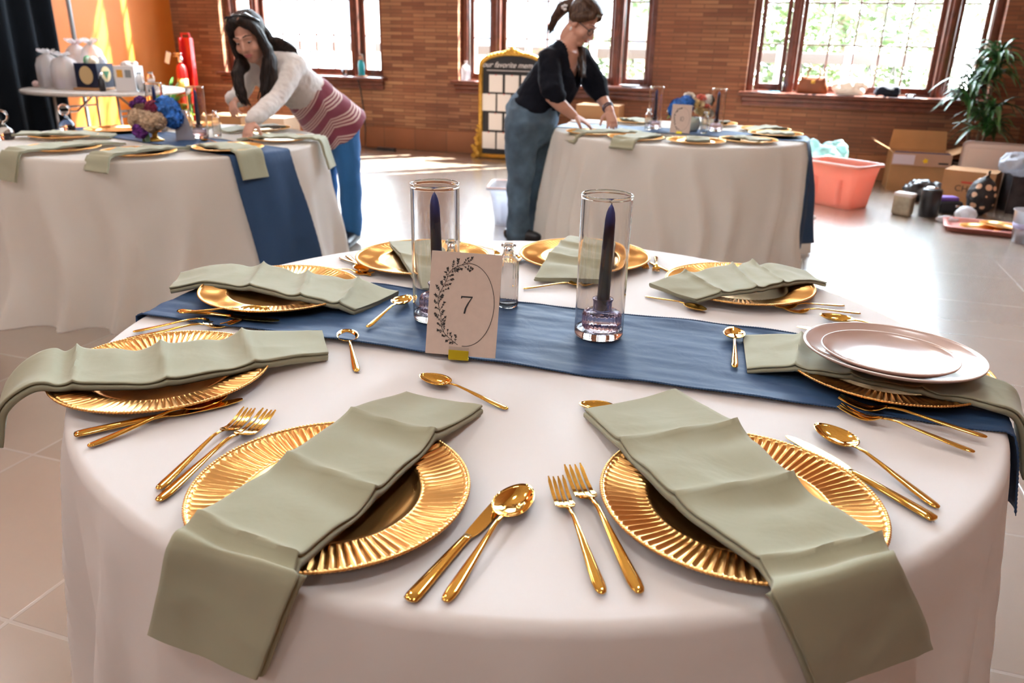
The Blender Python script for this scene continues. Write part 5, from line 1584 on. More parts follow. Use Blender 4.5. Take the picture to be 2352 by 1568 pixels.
# coral lid used as a tray with gold chargers on it
root = wthing('tray', 'coral pink tote lid lying upturned on the floor at the right edge', 'lid', 1.66, 2.30, 0, deg(-8))
q = NB()
rows = [[q.verts.new((sx * (.30 + e), sy * (.19 + e), z)) for sx, sy in ((-1, -.85), (-.85, -1), (.85, -1), (1, -.85), (1, .85), (.85, 1), (-.85, 1), (-1, .85))] for e, z in ((-.03, 0), (0, 0.004), (.012, .035), (.03, .037), (.03, .043), (.0, .043), (-.02, .012), (-.05, .010))]
grid_faces(q, rows, close_v=True); q.faces.new(rows[0][::-1]); q.faces.new(rows[-1]); obj('lid_tray', q, mat('coral_lid', (0.62, 0.24, 0.20), 0.4), root)
for dx, dy, z, l in ((-0.08, -0.02, 0.012, 'lower gold charger lying in the coral lid on the floor'), (0.06, 0.03, 0.032, 'upper gold charger lying in the coral lid on the floor')):
    p = root.location + U * dx + N * dy
    o = dup(charger0, (p.x, p.y, z), 0, l, 'gold chargers in the coral lid'); o.scale = (.85, .85, 1)
    if z > .02: o.rotation_euler = (0, deg(3), 0)
root = wthing('plastic_cup', 'stacked clear plastic cups on the floor at the right edge of the photo', 'cup', 1.80, 2.62)
q = NB(); lathe(q, [(0, 0), (0.075, 0), (0.10, 0.22), (0.108, 0.225), (0.108, 0.232), (0.098, 0.23), (0.073, 0.006), (0, 0.006)], 32); obj('cup_wall', q, cp, root)
q = NB(); lathe(q, [(0.088, 0.10), (0.0895, 0.10), (0.094, 0.14), (0.0925, 0.14)], 32); obj('printed_band', q, mat('lilac_print', (0.45, 0.45, 0.70), 0.5), root)
tote('clear plastic storage bin on the floor behind the legs of the woman in black', -1.74, 3.45, deg(12), 0.44, 0.34, 0.27, film_mat('clear_bin', (0.97, 0.97, 1.0), 0.5, 0.1, (0.80, 0.84, 0.92), 0.45))
r_ = carton('brown cardboard box under the middle window behind the bent forearms', -1.83, 0.36, 0.46, 0.34, 0.66, 0.0, flaps=False)
r_ = carton('low pinkish carton in front of the box behind the bent forearms', -1.80, 0.72, 0.52, 0.34, 0.50, 0.0, flaps=False, m=pinkcard)
root = wthing('sheet_stack', 'white papers lying on the pinkish carton behind the forearms', 'papers', -1.90, 0.72, 0.501); q = NB(); rbox(q, -0.14, 0.14, -0.1, 0.1, 0, 0.02, 0.002, 1); obj('white_sheet', q, M['paper'], root, smooth=False)
for s_, d_, l in ((-6.15, 0.95, 'brown carton with hand holes on the floor left of the leaning woman'), (-5.60, 0.90, 'carton coloured pale as if sunlit, with hand holes beside the brown one near the leaning woman')):
    r_ = carton(l, s_, d_, 0.46, 0.36, 0.40, deg(4), flaps=False, m=M['carton'] if s_ < -6 else mat('sunlit_carton', (0.66, 0.50, 0.36), 0.8))  # second carton: sunlight on the cardboard is put into its paler base colour
    for x in (-.12, .12):
        q = NB(); poly(q, [(x + .035 * math.cos(2 * PI * k / 16), .27 + .014 * math.sin(2 * PI * k / 16)) for k in range(16)], 0.1785, 0.1815); upright(q); obj('hand_hole', q, M['black'], r_, smooth=False)

# ---------------------------------------------------------------- far left: folding table, drape, pole, bags
tc_ = (-6.58, 2.36)
root = wthing('folding_table', 'round grey folding table with bags and cartons by the orange wall', 'table', tc_[0], tc_[1])
q = NB(); lathe(q, [(0, 0.705), (0.74, 0.705), (0.757, 0.712), (0.762, 0.724), (0.757, 0.738), (0.745, 0.742), (0, 0.742)], 72); obj('table_top', q, mat('speckled_grey_top', (0.62, 0.58, 0.54), 0.35, var=.1, vscale=40), root)
steel = mat('grey_steel', (0.42, 0.40, 0.39), 0.35, 0.7)
for sx in (-1, 1):
    q = NB(); tube(q, [(sx * .42, -.27, 0.02), (sx * .40, -.27, 0.70)], 0.015, 8); tube(q, [(sx * .42, .27, 0.02), (sx * .40, .27, 0.70)], 0.015, 8); tube(q, [(sx * .42, -.27, 0.025), (sx * .42, .27, 0.025)], 0.015, 8); tube(q, [(sx * .405, -.27, 0.55), (sx * .405, .27, 0.55)], 0.012, 8); obj('leg_frame', q, steel, root)
    q = NB(); tube(q, [(sx * .41, 0, 0.50), (sx * .12, 0, 0.70)], 0.011, 8); tube(q, [(sx * .41, -.27, 0.50), (sx * .41, 0, 0.50)], 0.011, 8); obj('brace', q, steel, root)
root = wthing('drape_pole', 'grey metal drape upright standing at the edge of the black curtain', 'pole', -7.42, 1.83)
q = NB(); tube(q, [(0, 0, 0.01), (0, 0, 3.2)], 0.023, 12); obj('upright_tube', q, mat('grey_tube', (0.33, 0.38, 0.42), 0.4, 0.6), root)
q = NB(); rbox(q, -.18, .18, -.18, .18, 0, 0.012, .004); obj('foot_plate', q, steel, root)
root = wthing('black_curtain', 'floor-length black stage curtain at the far left', 'curtain', -7.50, 2.0)
q = NB(); rows = []
for z in [0.015 + 3.3 * k / 14 for k in range(15)]:
    row = []
    for k in range(241):
        t = k / 240
        y = -t * 6.5
        x = 0.055 * math.sin(t * 150 + 0.8 * math.sin(t * 37)) + 0.02 * math.sin(t * 61 + z) + 0.03 * (3.3 - z) * 0.02
        row.append(q.verts.new((x, y, z)))
    rows.append(row)
grid_faces(q, rows); o = obj('velour_drape', q, mat('black_velour', (0.004, 0.006, 0.009), 0.95, spec=0.15), root); md = o.modifiers.new('thickness', 'SOLIDIFY'); md.thickness = 0.004
q = NB(); tube(q, [(0, 0.15, 3.33), (0, -6.6, 3.33)], 0.022, 10); obj('drape_rail', q, steel, root)
tb = 0.743
milky = film_mat('milky_bag_film', (0.97, 0.97, 0.98), 0.5, 0.12, (0.80, 0.76, 0.74), 0.62)
def gift_bag(lab, s, d, r, h, tw, seed, tint=None):
    root = wthing('clear_gift_bag', lab, 'bag', s, d, tb, 0, 'clear treat bags on the folding table')
    q = NB(); rows = []
    for z, k in ((0, .92), (.01, 1), (h * .3, 1.02), (h * .6, .97), (h * .78, .78), (h * .86, .45), (h * .9, .22), (h * .93, .30), (h * .97, .62), (h, .75)):
        rows.append([q.verts.new(((r * k + .012 * k * math.sin(7 * t + z * 20 + seed)) * math.cos(t), (r * k + .012 * k * math.sin(5 * t + seed)) * math.sin(t), z + (.012 * math.sin(6 * t + seed) if z > h * .9 else 0))) for t in [2 * PI * j / 36 for j in range(36)]])
    grid_faces(q, rows, close_v=True); q.faces.new(rows[0][::-1]); obj('film_bag', q, milky, root)
    r2 = random.Random(seed)
    for k in range(5):
        q = NB(); a = r2.uniform(0, 6.3); rbox(q, -.035, .035, -.028, .028, 0, .09, .008); bmesh.ops.rotate(q, cent=(0, 0, 0), matrix=Matrix.Rotation(a, 3, 'Z'), verts=q.verts); bmesh.ops.translate(q, vec=(.05 * math.cos(a), .05 * math.sin(a), .012 + .09 * (k // 3)), verts=q.verts)
        obj('wrapped_treat', q, mat('treat_%d_%d' % (seed, k), (r2.uniform(.5, .8), r2.uniform(.35, .65), r2.uniform(.35, .65)), .6), root)
    if tint:
        q = NB(); ball(q, (0, 0, h * .9), (.02, .02, .028)); tube(q, [(0, 0, h * .9), (0.03, 0, h * .98), (0.045, 0, h * .92)], .008, 6); tube(q, [(0, 0, h * .9), (-0.03, 0, h * .98), (-0.045, 0, h * .92)], .008, 6); obj('ribbon_tie', q, tint, root)
pinkr = mat('pink_ribbon', (0.75, 0.40, 0.48), .5); whiter = mat('white_ribbon', (0.82, 0.80, 0.82), .5)
gift_bag('leftmost milky plastic treat bag on the folding table', -7.09, 2.53, 0.11, 0.36, 0, 1, whiter)
gift_bag('milky treat bag with a pink tie at the back of the folding table', -7.02, 2.22, 0.12, 0.46, 0, 2, pinkr)
gift_bag('large milky treat bag left of the dark emblem box on the folding table', -6.80, 2.61, 0.130, 0.34, 0, 3, whiter)
gift_bag('tall milky treat bag with white tie behind the emblem box', -6.75, 2.29, 0.115, 0.47, 0, 4, whiter)
root = wthing('emblem_box', 'dark navy box with round tan emblems on the folding table', 'box', -6.48, 2.56, tb + 0.024, deg(6))
nb_ = mat('navy_card', (0.012, 0.015, 0.035), 0.35)
q = NB(); box(q, -.125, .125, -.12, .12, 0, .225); obj('box_body', q, nb_, root, smooth=False)
def disc(rx, ry, c, face, m, name, root_, th=.003, tri=False):
    q = NB()
    pts = [(rx * math.cos(2 * PI * k / 28), ry * math.sin(2 * PI * k / 28)) for k in range(28)] if not tri else [(-rx, ry * .6), (0, -ry), (rx, ry * .6)][::-1]
    poly(q, pts, 0, th); upright(q)
    if face == 'x':
        for v in q.verts: v.co = Vector((v.co.y, -v.co.x, v.co.z))
    bmesh.ops.translate(q, vec=c, verts=q.verts)
    return obj(name, q, m, root_, smooth=False)
tan = mat('tan_emblem', (0.62, 0.44, 0.22), .6); grn = mat('green_emblem', (0.03, 0.16, 0.06), .6)
disc(.075, .085, (-.0, -.1205, .115), 'y', tan, 'round_emblem', root)
e_ = disc(.068, .072, (.0, -.1205, .125), 'y', tan, 'round_emblem', root); 
for v in e_.data.vertices: v.co = Vector((-v.co.y * 1.0 + .005, v.co.x, v.co.z)) 
t_ = disc(.045, .045, (.0, -.1245, .125), 'y', grn, 'triangle_emblem', root, .002, True)
for v in t_.data.vertices: v.co = Vector((-v.co.y + .005, v.co.x, v.co.z))
r2 = random.Random(2)
for k, col in enumerate(((0.02, .42, .12), (.75, .78, .76), (.45, .62, .50), (.80, .72, .55), (.70, .75, .85))):
    q = NB(); ball(q, (-.08 + .04 * k, r2.uniform(-.05, .05), .235), (.045, .05, .055)); q = remesh(q, .008, 1); wobble(q, .014, 22, k); obj('tissue_tuft', q, mat('tissue_%d' % k, col, .6), root)
root = wthing('wooden_tray', 'thin wooden board under the dark emblem box on the folding table', 'board', -6.48, 2.56, tb, deg(6)); q = NB(); rbox(q, -.15, .15, -.15, .15, 0, .023, .004); obj('board', q, mat('pale_wood', (0.45, 0.24, 0.11), .6), root)
root = wthing('dark_bottle', 'small dark bottle right of the emblem box on the folding table', 'bottle', -6.25, 2.72, tb); q = NB(); lathe(q, [(0, 0), (.028, 0), (.03, .01), (.03, .10), (.012, .13), (.012, .16), (0, .161)], 24); obj('bottle_body', q, M['black'], root)
q = NB(); lathe(q, [(.0125, .14), (.015, .14), (.015, .17), (0, .171)], 18); obj('silver_cap', q, M['chrome'], root)
root = wthing('glass_jar', 'clear jar with shining lid beside the dark bottle on the folding table', 'jar', -6.26, 2.50, tb); q = NB(); lathe(q, [(0, 0), (.035, 0), (.037, .01), (.037, .15), (.03, .17), (.03, .20), (.027, .20), (.027, .17), (.033, .145), (.033, .012), (0, .01)], 28); obj('jar_body', q, M['glass'], root)
root = wthing('white_carton', 'white carton printed with small orange and grey pictures on the folding table', 'box', -6.06, 2.56, tb, deg(12))
q = NB(); rbox(q, -.105, .105, -.08, .08, 0, .235, .004); obj('carton_body', q, M['white'], root, smooth=False)
for x, c_ in ((-.045, (.75, .38, .06)), (.04, (.25, .27, .28))):
    q = NB(); box(q, x - .03, x + .03, -.0825, -.0802, .13, .20); obj('picture', q, mat('print_%d' % int(x * 1000 + 100), c_, .6), root, smooth=False)
q = NB(); ball(q, (.02, 0, .24), (.09, .06, .04)); q = remesh(q, .01, 1); wobble(q, .02, 24, 3); obj('tissue_tuft', q, M['paper'], root)
for s_, d_, l in ((-5.88, 2.62, 'clear drinking glass at the right end of the folding table, front'), (-5.93, 2.42, 'clear drinking glass at the right end of the folding table, behind')):
    root = wthing('drinking_glass', l, 'glass', s_, d_, tb); q = NB(); lathe(q, [(0, 0), (.03, 0), (.034, .02), (.036, .13), (.022, .16), (.024, .18), (.021, .18), (.019, .16), (.032, .128), (.031, .012), (0, .01)], 28); obj('glass_body', q, M['glass'], root)
sack('plastic_bag', 'flat white plastic bag lying at the right end of the folding table', 'bag', -5.99, 2.30, 0.10, 0.07, 0.07, milky, 31, z=tb, amp=.012)
sack('tissue_ball', 'small pink and white tissue lump at the left end of the folding table', 'tissue', -7.22, 2.60, 0.045, 0.04, 0.075, mat('pale_pink_tissue', (.70, .52, .50), .7), 33, z=tb, amp=.01)
# ---------------------------------------------------------------- people
def V(*a): return Vector(a)
def finger(bm, p, d, n, L, r, curl):
    """three joints bending towards -n"""
    pts = [Vector(p)]
    ang = curl * 0.35
    ax = Vector(d).cross(Vector(n)).normalized()
    dd = Vector(d).normalized()
    for k, f in enumerate((0.45, 0.32, 0.23)):
        dd = Matrix.Rotation(-ang, 3, ax) @ dd
        pts.append(pts[-1] + dd * L * f)
        ang = curl * (0.9 if k == 0 else 0.7)
    loft(bm, pts, [r, r * .95, r * .88, r * .72], n, 8)
def hand(bm, wrist, d, n, thumb_side, curl=(0.5, 0.55, 0.6, 0.65), tc=0.4, s=1.0, spread=0.10):
    """d: along the palm, n: out of the back of the hand, thumb_side: +1/-1 along d x n"""
    d = Vector(d).normalized(); n = Vector(n); n = (n - d * n.dot(d)).normalized()
    x = d.cross(n) * thumb_side
    w = Vector(wrist)
    loft(bm, [w - d * .01, w + d * .03 * s, w + d * .065 * s, w + d * .088 * s], [(.024 * s, .017 * s), (.034 * s, .016 * s), (.040 * s, .014 * s), (.038 * s, .011 * s)], x, 12)
    for k, (off, L) in enumerate(((.030, .072), (.010, .080), (-.010, .075), (-.029, .060))):
        dd = (d + x * (off / .03) * spread).normalized()
        finger(bm, w + d * (.088 - abs(k - 1) * .004) * s + x * off * s, dd, n, L * s, .0085 * s, curl[k])
    td = (d * .55 + x * .75 - n * .35).normalized()
    p0 = w + d * .025 * s + x * .026 * s
    p1 = p0 + td * .035 * s
    td2 = (d * .85 + x * .25 - n * (.3 + tc)).normalized()
    loft(bm, [p0, p1, p1 + td2 * .028 * s, p1 + td2 * .052 * s], [.014 * s, .0115 * s, .0098 * s, .0075 * s], n, 8)
def head(bm, c, fwd, up, s=1.0):
    fwd = Vector(fwd).normalized(); up = Vector(up); up = (up - fwd * up.dot(fwd)).normalized()
    rt = fwd.cross(up)          # the person's right
    m = Matrix(((-rt.x, fwd.x, up.x), (-rt.y, fwd.y, up.y), (-rt.z, fwd.z, up.z)))
    T = Matrix.Translation(Vector(c)) @ m.to_4x4() @ Matrix.Scale(s, 4)
    b = NB()
    ball(b, (0, -.018, .036), (.074, .094, .090), None, 20, 14)
    ball(b, (0, .022, -.022), (.062, .070, .090), None, 20, 14)
    ball(b, (0, .050, -.092), (.030, .030, .026), None, 14, 10)
    ball(b, (0, .015, -.075), (.052, .050, .040), None, 14, 10)
    for sx in (-1, 1):
        ball(b, (sx * .036, .058, -.032), (.028, .026, .030), None, 14, 10)
        ball(b, (sx * .074, -.006, -.004), (.010, .020, .031), None, 10, 8)
        loft(b, [(sx * .008, .088, .026), (sx * .030, .084, .030), (sx * .050, .068, .024)], [.0085, .0095, .008], (0, 0, 1), 8)
        ball(b, (sx * .011, .094, -.034), (.008, .010, .0075), None, 8, 6)
        ball(b, (sx * .030, .0745, .0105), (.0150, .0105, .0085), None, 10, 8)     # lid
        ball(b, (sx * .030, .0735, -.004), (.0140, .0085, .0050), None, 10, 8)
    loft(b, [(0, .086, .018), (0, .098, -.006), (0, .106, -.028)], [.0075, .0095, .0125], (1, 0, 0), 10)
    ball(b, (0, .078, -.062), (.026, .014, .016), None, 12, 8)
    loft(b, [(0, -.028, -.060), (0, -.035, -.110)], [.054, .052], (1, 0, 0), 14)
    me = bpy.data.meshes.new('h'); b.to_mesh(me); b.free()
    n = len(bm.verts); bm.from_mesh(me); bm.verts.ensure_lookup_table()
    bmesh.ops.transform(bm, matrix=T, verts=bm.verts[n:]); bpy.data.meshes.remove(me)
    return T
def at_head(T, q):
    bmesh.ops.transform(q, matrix=T, verts=q.verts); return q
def face_parts(T, parent, body):
    q = NB()
    for sx in (-1, 1): ball(q, (sx * .030, .0735, .003), (.0125, .0110, .0085), None, 12, 8)
    e = obj('eyes', at_head(T, q), M['eye_white'], body)
    q = NB()
    for sx in (-1, 1): ball(q, (sx * .030, .0815, .0005), (.0058, .0040, .0060), None, 10, 8)
    obj('iris', at_head(T, q), M['iris'], e)
    q = NB()
    loft(q, [(-.023, .083, -.0625), (-.010, .0925, -.0590), (0, .0935, -.0605), (.010, .0925, -.0590), (.023, .083, -.0625)], [.0015, .0042, .0040, .0042, .0015], (0, 0, 1), 8)
    loft(q, [(-.021, .083, -.0640), (-.009, .0925, -.0690), (.009, .0925, -.0690), (.021, .083, -.0640)], [.0018, .0052, .0052, .0018], (0, 0, 1), 8)
    obj('lips', at_head(T, q), M['lip'], body)
    q = NB()
    for sx in (-1, 1): loft(q, [(sx * .012, .0925, .0315), (sx * .032, .0905, .0380), (sx * .052, .0720, .0300)], [.0028, .0030, .0016], (0, 0, 1), 6)
    obj('eyebrows', at_head(T, q), M['brow'], body)
    q = NB()
    for sx in (-1, 1): loft(q, [(sx * .017, .0830, .003), (sx * .030, .0870, -.001), (sx * .044, .0790, .002)], [.0012, .0016, .0012], (0, 0, 1), 6)
    obj('eyelashes', at_head(T, q), M['brow'], body)
M['brow'] = mat('dark_brow', (0.035, 0.02, 0.014), 0.8)
def hair_mat(name, c1, c2, rough=0.35):
    m, nt, b = new_mat(name)
    tc = nt.nodes.new('ShaderNodeTexCoord'); mp = nt.nodes.new('ShaderNodeMapping'); mp.inputs['Scale'].default_value = (140, 140, 9)
    nz = nt.nodes.new('ShaderNodeTexNoise'); nz.inputs['Scale'].default_value = 1.0; nz.inputs['Detail'].default_value = 3
    rp = nt.nodes.new('ShaderNodeValToRGB'); rp.color_ramp.elements[0].color = (*c1, 1); rp.color_ramp.elements[1].color = (*c2, 1); rp.color_ramp.elements[0].position = .35; rp.color_ramp.elements[1].position = .7
    bp = nt.nodes.new('ShaderNodeBump'); bp.inputs['Strength'].default_value = .5; bp.inputs['Distance'].default_value = .006
    nt.links.new(tc.outputs['Object'], mp.inputs[0]); nt.links.new(mp.outputs[0], nz.inputs['Vector']); nt.links.new(nz.outputs['Fac'], rp.inputs['Fac'])
    nt.links.new(rp.outputs[0], b.inputs['Base Color']); nt.links.new(nz.outputs['Fac'], bp.inputs['Height']); nt.links.new(bp.outputs[0], b.inputs['Normal'])
    b.inputs['Roughness'].default_value = rough
    b.inputs['Specular IOR Level'].default_value = 0.2
    return m
def denim_mat(name, col):
    return cloth_mat(name, col, 0.0, 0.9, 0.25, 20.0, 700.0, 0.1)
def rel(root, pts): return [Vector(p) - root.location for p in pts]
def strands(bm, groups, n, rn, r=0.0032):
    """bundles of hair following guide curves"""
    for g in groups:
        for k in range(n):
            j = [Vector((rn.gauss(0, 1), rn.gauss(0, 1), rn.gauss(0, .5))) for _ in range(2)]
            pts = []
            for i in range(9):
                u = i / 8 * (len(g) - 1)
                pts.append(spline([p for p, w in g], u) + (j[0] * (1 - i / 8) + j[1] * (i / 8)) * (0.45 * g[min(int(u + .5), len(g) - 1)][1]))
            tube(bm, pts, [r * q for q in (.8, 1, 1, 1, 1, 1, .9, .7, .25)], 5)

# ---- woman in white and maroon, leaning over the back left table
root = thing('person', 'woman with long dark hair and striped tunic leaning over the back left table', 'person', (-1.15, 5.04, 0))
o_ = root.location
bd = NB()
hips, waist, chest, neck = V(-1.165, 5.01, .80), V(-1.265, 4.86, .955), V(-1.375, 4.70, 1.085), V(-1.428, 4.615, 1.165)
sideL = V(1, -.10, .16)
T = head(bd, V(-1.463, 4.515, 1.262) , (-.10, -.93, -.34), (-.20, -.30, .93), 1.02)
loft(bd, [V(-1.445, 4.545, 1.215), neck, chest], [.050, .054, .07], sideL, 14)
loft(bd, [chest + V(-.03, -.04, .04), chest, waist, hips], [(.085, .060), (.135, .09), (.120, .095), (.145, .115)], sideL, 18)
shl, ell, wrl = V(-1.262, 4.650, 1.125), V(-1.325, 4.47, .955), V(-1.415, 4.270, .850)
shr, elr, wrr = V(-1.545, 4.700, 1.075), V(-1.625, 4.700, .925), V(-1.592, 4.520, .945)
for a, b, c in ((shl, ell, wrl), (shr, elr, wrr)):
    loft(bd, [a, b, c], [.045, .036, .026], (0, 0, 1), 12)
loft(bd, [shl, chest + V(.02, 0, .03), shr], [.05, .07, .05], (0, 0, 1), 12)
hand(bd, wrl, (-.12, -.62, -.75), (-.35, -.65, .65), -1, (.55, .65, .7, .75), .5, .95)
hand(bd, wrr, (.18, -.55, -.60), (-.55, -.55, .35), -1, (1.0, 1.1, 1.2, 1.2), .7, .95)
for sx, fy in ((-.085, .05), (.085, -.03)):
    loft(bd, [hips + V(sx, 0, 0), V(-1.15 + sx, 5.04 + fy, .43), V(-1.15 + sx, 5.06 + fy, .07)], [.085, .058, .042], (1, 0, 0), 12)
    loft(bd, [V(-1.15 + sx, 5.07 + fy, .045), V(-1.17 + sx, 4.93 + fy, .035)], [.04, .034], (1, 0, 0), 10)
bd = remesh(bd, 0.0052, 3, .5)
for v in bd.verts: v.co = v.co - o_
body = obj('body', bd, M['skin'], root)
face_parts(Matrix.Translation(-o_) @ T, root, body)
# sweater: yoke, back and sleeves
sw = NB()
loft(sw, [neck + V(.01, .035, -.012), neck.lerp(chest, .45) + V(0, .02, .01), chest, chest.lerp(waist, .55), waist], [(.075, .062), (.120, .092), (.165, .115), (.150, .118), (.140, .118)], sideL, 20)
loft(sw, [shl + V(-.02, 0, 0), chest + V(.02, .02, .02), shr + V(.02, 0, 0)], [.062, .085, .060], (0, 0, 1), 14)
loft(sw, [shl + V(-.01, .01, .01), neck + V(.03, .03, -.01)], [.060, .050], (0, 0, 1), 14)
loft(sw, [shr + V(.01, .01, .01), neck + V(-.03, .03, -.01)], [.060, .050], (0, 0, 1), 14)
ball(sw, V(-1.315, 4.665, 1.135), (.085, .065, .048)); ball(sw, V(-1.36, 4.70, 1.12), (.085, .06, .05))
def sleeve(q, a, b, c, r0, r1, r2, r3):
    loft(q, [a, a.lerp(b, .5), b, b.lerp(c, .5), b.lerp(c, .88), c], [r0, r0 * .97, r1, r1 * .95, r2, r3], (0, 0, 1), 16)
sleeve(sw, shl, ell, wrl, .064, .052, .044, .036)
sleeve(sw, shr, elr, wrr, .060, .052, .046, .036)
sw = remesh(sw, 0.007, 3)
wobble(sw, .008, 14, 2); wobble(sw, .003, 45, 5)
for v in sw.verts: v.co = v.co - o_
obj('white_sweater', sw, cloth_mat('white_rib_knit', (0.78, 0.74, 0.71), 0.15, bscale=60), root)
tn = NB()
ax_ = (waist - hips).normalized()
hem = hips + V(.055, .055, -.075)
loft(tn, [waist + ax_ * .05, waist, hips.lerp(waist, .4), hips, hem], [(.140, .112), (.148, .125), (.170, .140), (.188, .152), (.198, .160)], sideL, 24, False)
tn = remesh(tn, 0.008, 2); wobble(tn, .012, 9, 7)
for v in tn.verts: v.co = v.co - o_
mar, cre = (0.20, 0.030, 0.055), (0.66, 0.50, 0.44)
st = fabric_stripes('maroon_cream_stripes', [(0, mar), (.46, cre), (.54, mar), (.62, cre), (.70, mar), (.78, cre), (.86, mar), (.93, cre)], 0.115, 0.55, tuple(ax_), (sideL.normalized().x, sideL.normalized().y, sideL.normalized().z), tuple(hips + sideL.normalized() * .06 - o_))
obj('striped_tunic', tn, st, root)
jn = NB()
for sx, fy in ((-.085, .05), (.085, -.03)):
    loft(jn, [hips + V(sx * .9, .01, -.02), V(-1.15 + sx, 5.04 + fy, .45), V(-1.15 + sx, 5.06 + fy, .10)], [.102, .075, .062], (1, 0, 0), 16)
jn = remesh(jn, 0.009, 2); wobble(jn, .008, 12, 3)
for v in jn.verts: v.co = v.co - o_
obj('jeans', jn, denim_mat('blue_denim', (0.028, 0.12, 0.30)), root)
sh = NB()
for sx, fy in ((-.085, .05), (.085, -.03)):
    loft(sh, [V(-1.15 + sx, 5.10 + fy, .048), V(-1.16 + sx, 5.0 + fy, .046), V(-1.17 + sx, 4.89 + fy, .036)], [.047, .045, .036], (1, 0, 0), 12)
for v in sh.verts: v.co = v.co - o_; v.co.z = max(0.001, v.co.z)
obj('shoes', sh, M['black'], root)
# hair
hr = NB(); rn = random.Random(6)
hq = NB()
ball(hq, (0, -.030, .046), (.083, .094, .090), None, 22, 14)
for sx in (-1, 1):
    loft(hq, [(sx * .022, .062, .102), (sx * .060, .052, .075), (sx * .079, .030, .02), (sx * .083, .022, -.06), (sx * .080, .030, -.14)], [(.030, .020), (.026, .030), (.020, .036), (.026, .040), (.028, .045)], (1, 0, 0), 12)
loft(hq, [(0, -.07, .05), (0, -.10, -.04), (0, -.10, -.13)], [(.075, .045), (.08, .04), (.085, .035)], (1, 0, 0), 14)
at_head(T, hq); merge(hr, hq)
hT = lambda p: T @ Vector(p)
loft(hr, [hT((.080, .028, -.12)), V(-1.372, 4.500, 1.060), V(-1.385, 4.480, .985), V(-1.395, 4.470, .930)], [(.040, .05), (.050, .040), (.042, .03), (.018, .014)], (1, 0, 0), 12)
loft(hr, [hT((-.080, .028, -.12)), V(-1.535, 4.470, 1.075), V(-1.520, 4.450, .995), V(-1.490, 4.440, .945)], [(.030, .045), (.036, .034), (.030, .026), (.012, .012)], (1, 0, 0), 12)
loft(hr, [hT((.0, -.10, -.08)), V(-1.375, 4.66, 1.215), V(-1.31, 4.705, 1.170), V(-1.27, 4.74, 1.12)], [(.08, .035), (.09, .035), (.08, .026), (.04, .012)], sideL, 12)
hr = remesh(hr, 0.0065, 2)
wobble(hr, .006, 22, 4)
guides = [[(hT((.075, .03, .05)), .02), (hT((.088, .028, -.08)), .025), (V(-1.372, 4.490, 1.05), .05), (V(-1.390, 4.465, .95), .05), (V(-1.40, 4.46, .895), .03)],
          [(hT((-.075, .03, .05)), .02), (hT((-.088, .028, -.08)), .02), (V(-1.535, 4.462, 1.06), .036), (V(-1.515, 4.44, .97), .036), (V(-1.48, 4.43, .915), .03)]]
strands(hr, guides, 34, rn)
for v in hr.verts: v.co = v.co - o_
hob = obj('hair', hr, hair_mat('dark_brown_hair', (0.008, 0.006, 0.006), (0.030, 0.017, 0.012), 0.5), root)
q = NB(); loft(q, [(-.085, .0, .075), (-.05, .045, .128), (0, .058, .140), (.05, .045, .128), (.085, .0, .075)], [(.008, .016), (.010, .020), (.008, .014), (.010, .020), (.008, .016)], (0, 0, 1), 10)
at_head(Matrix.Translation(-o_) @ T, q); obj('sunglasses', q, mat('dark_lens', (0.02, 0.025, 0.035), 0.08, spec=1.0), root)

# ---- woman in black and jeans at the back right table
root = thing('person', 'woman in black top, glasses and blue jeans standing bent over the back right table', 'person', (.10, 5.28, 0))
o_ = root.location
hips, waist, chest, neck = V(.105, 5.27, .835), V(.165, 5.24, .985), V(.270, 5.22, 1.135), V(.312, 5.205, 1.255)
sideR = V(.52, .85, 0)          # towards her left shoulder
bd = NB()
T = head(bd, V(.388, 5.185, 1.385), (.66, -.42, -.50), (.45, -.20, .86), 1.02)
loft(bd, [V(.365, 5.19, 1.335), neck, chest], [.050, .054, .08], sideR, 14)
loft(bd, [chest + V(.03, -.01, .06), chest, waist, hips], [(.135, .085), (.150, .112), (.130, .118), (.160, .150)], sideR, 20)
shn, eln, wrn = V(.185, 5.085, 1.175), V(.215, 5.00, .955), V(.352, 5.02, .850)
shf, elf, wrf = V(.405, 5.345, 1.185), V(.520, 5.345, .985), V(.598, 5.215, .872)
loft(bd, [shn, chest + V(.03, 0, .05), shf], [.055, .075, .055], (0, 0, 1), 12)
for a, b, c in ((shn, eln, wrn), (shf, elf, wrf)): loft(bd, [a, a.lerp(b, .5), b, b.lerp(c, .35), c], [.050, .050, .044, .043, .029], (0, 0, 1), 14)
hand(bd, wrn, (.80, .10, -.38), (.28, -.25, .90), 1, (.45, .5, .55, .6), .4, 1.0)
hand(bd, wrf, (.12, -.50, -.62), (.20, -.75, .60), 1, (.55, .6, .65, .7), .5, 1.0)
legs = ((V(.020, 5.215, 0), V(.040, 5.19, .80)), (V(.125, 5.45, 0), V(.150, 5.375, .80)))
for f, h in legs:
    loft(bd, [h, f + V(.0, 0, .45), f + V(0, 0, .08)], [.10, .062, .045], (1, 0, 0), 12)
    loft(bd, [f + V(-.02, 0, .045), f + V(.11, -.03, .035)], [.04, .034], (0, 1, 0), 10)
bd = remesh(bd, 0.0052, 3, .5)
for v in bd.verts: v.co = v.co - o_
body = obj('body', bd, M['skin'], root)
Tl = Matrix.Translation(-o_) @ T
face_parts(Tl, root, body)
tp = NB()
loft(tp, [chest + V(.035, -.01, .085), chest, chest.lerp(waist, .5), waist, hips.lerp(waist, .35)], [(.145, .088), (.168, .128), (.158, .136), (.155, .140), (.168, .160)], sideR, 24)
loft(tp, [chest.lerp(waist, .35) + V(.07, -.04, -.02), waist + V(.11, -.07, -.02)], [.105, .095], sideR, 16)
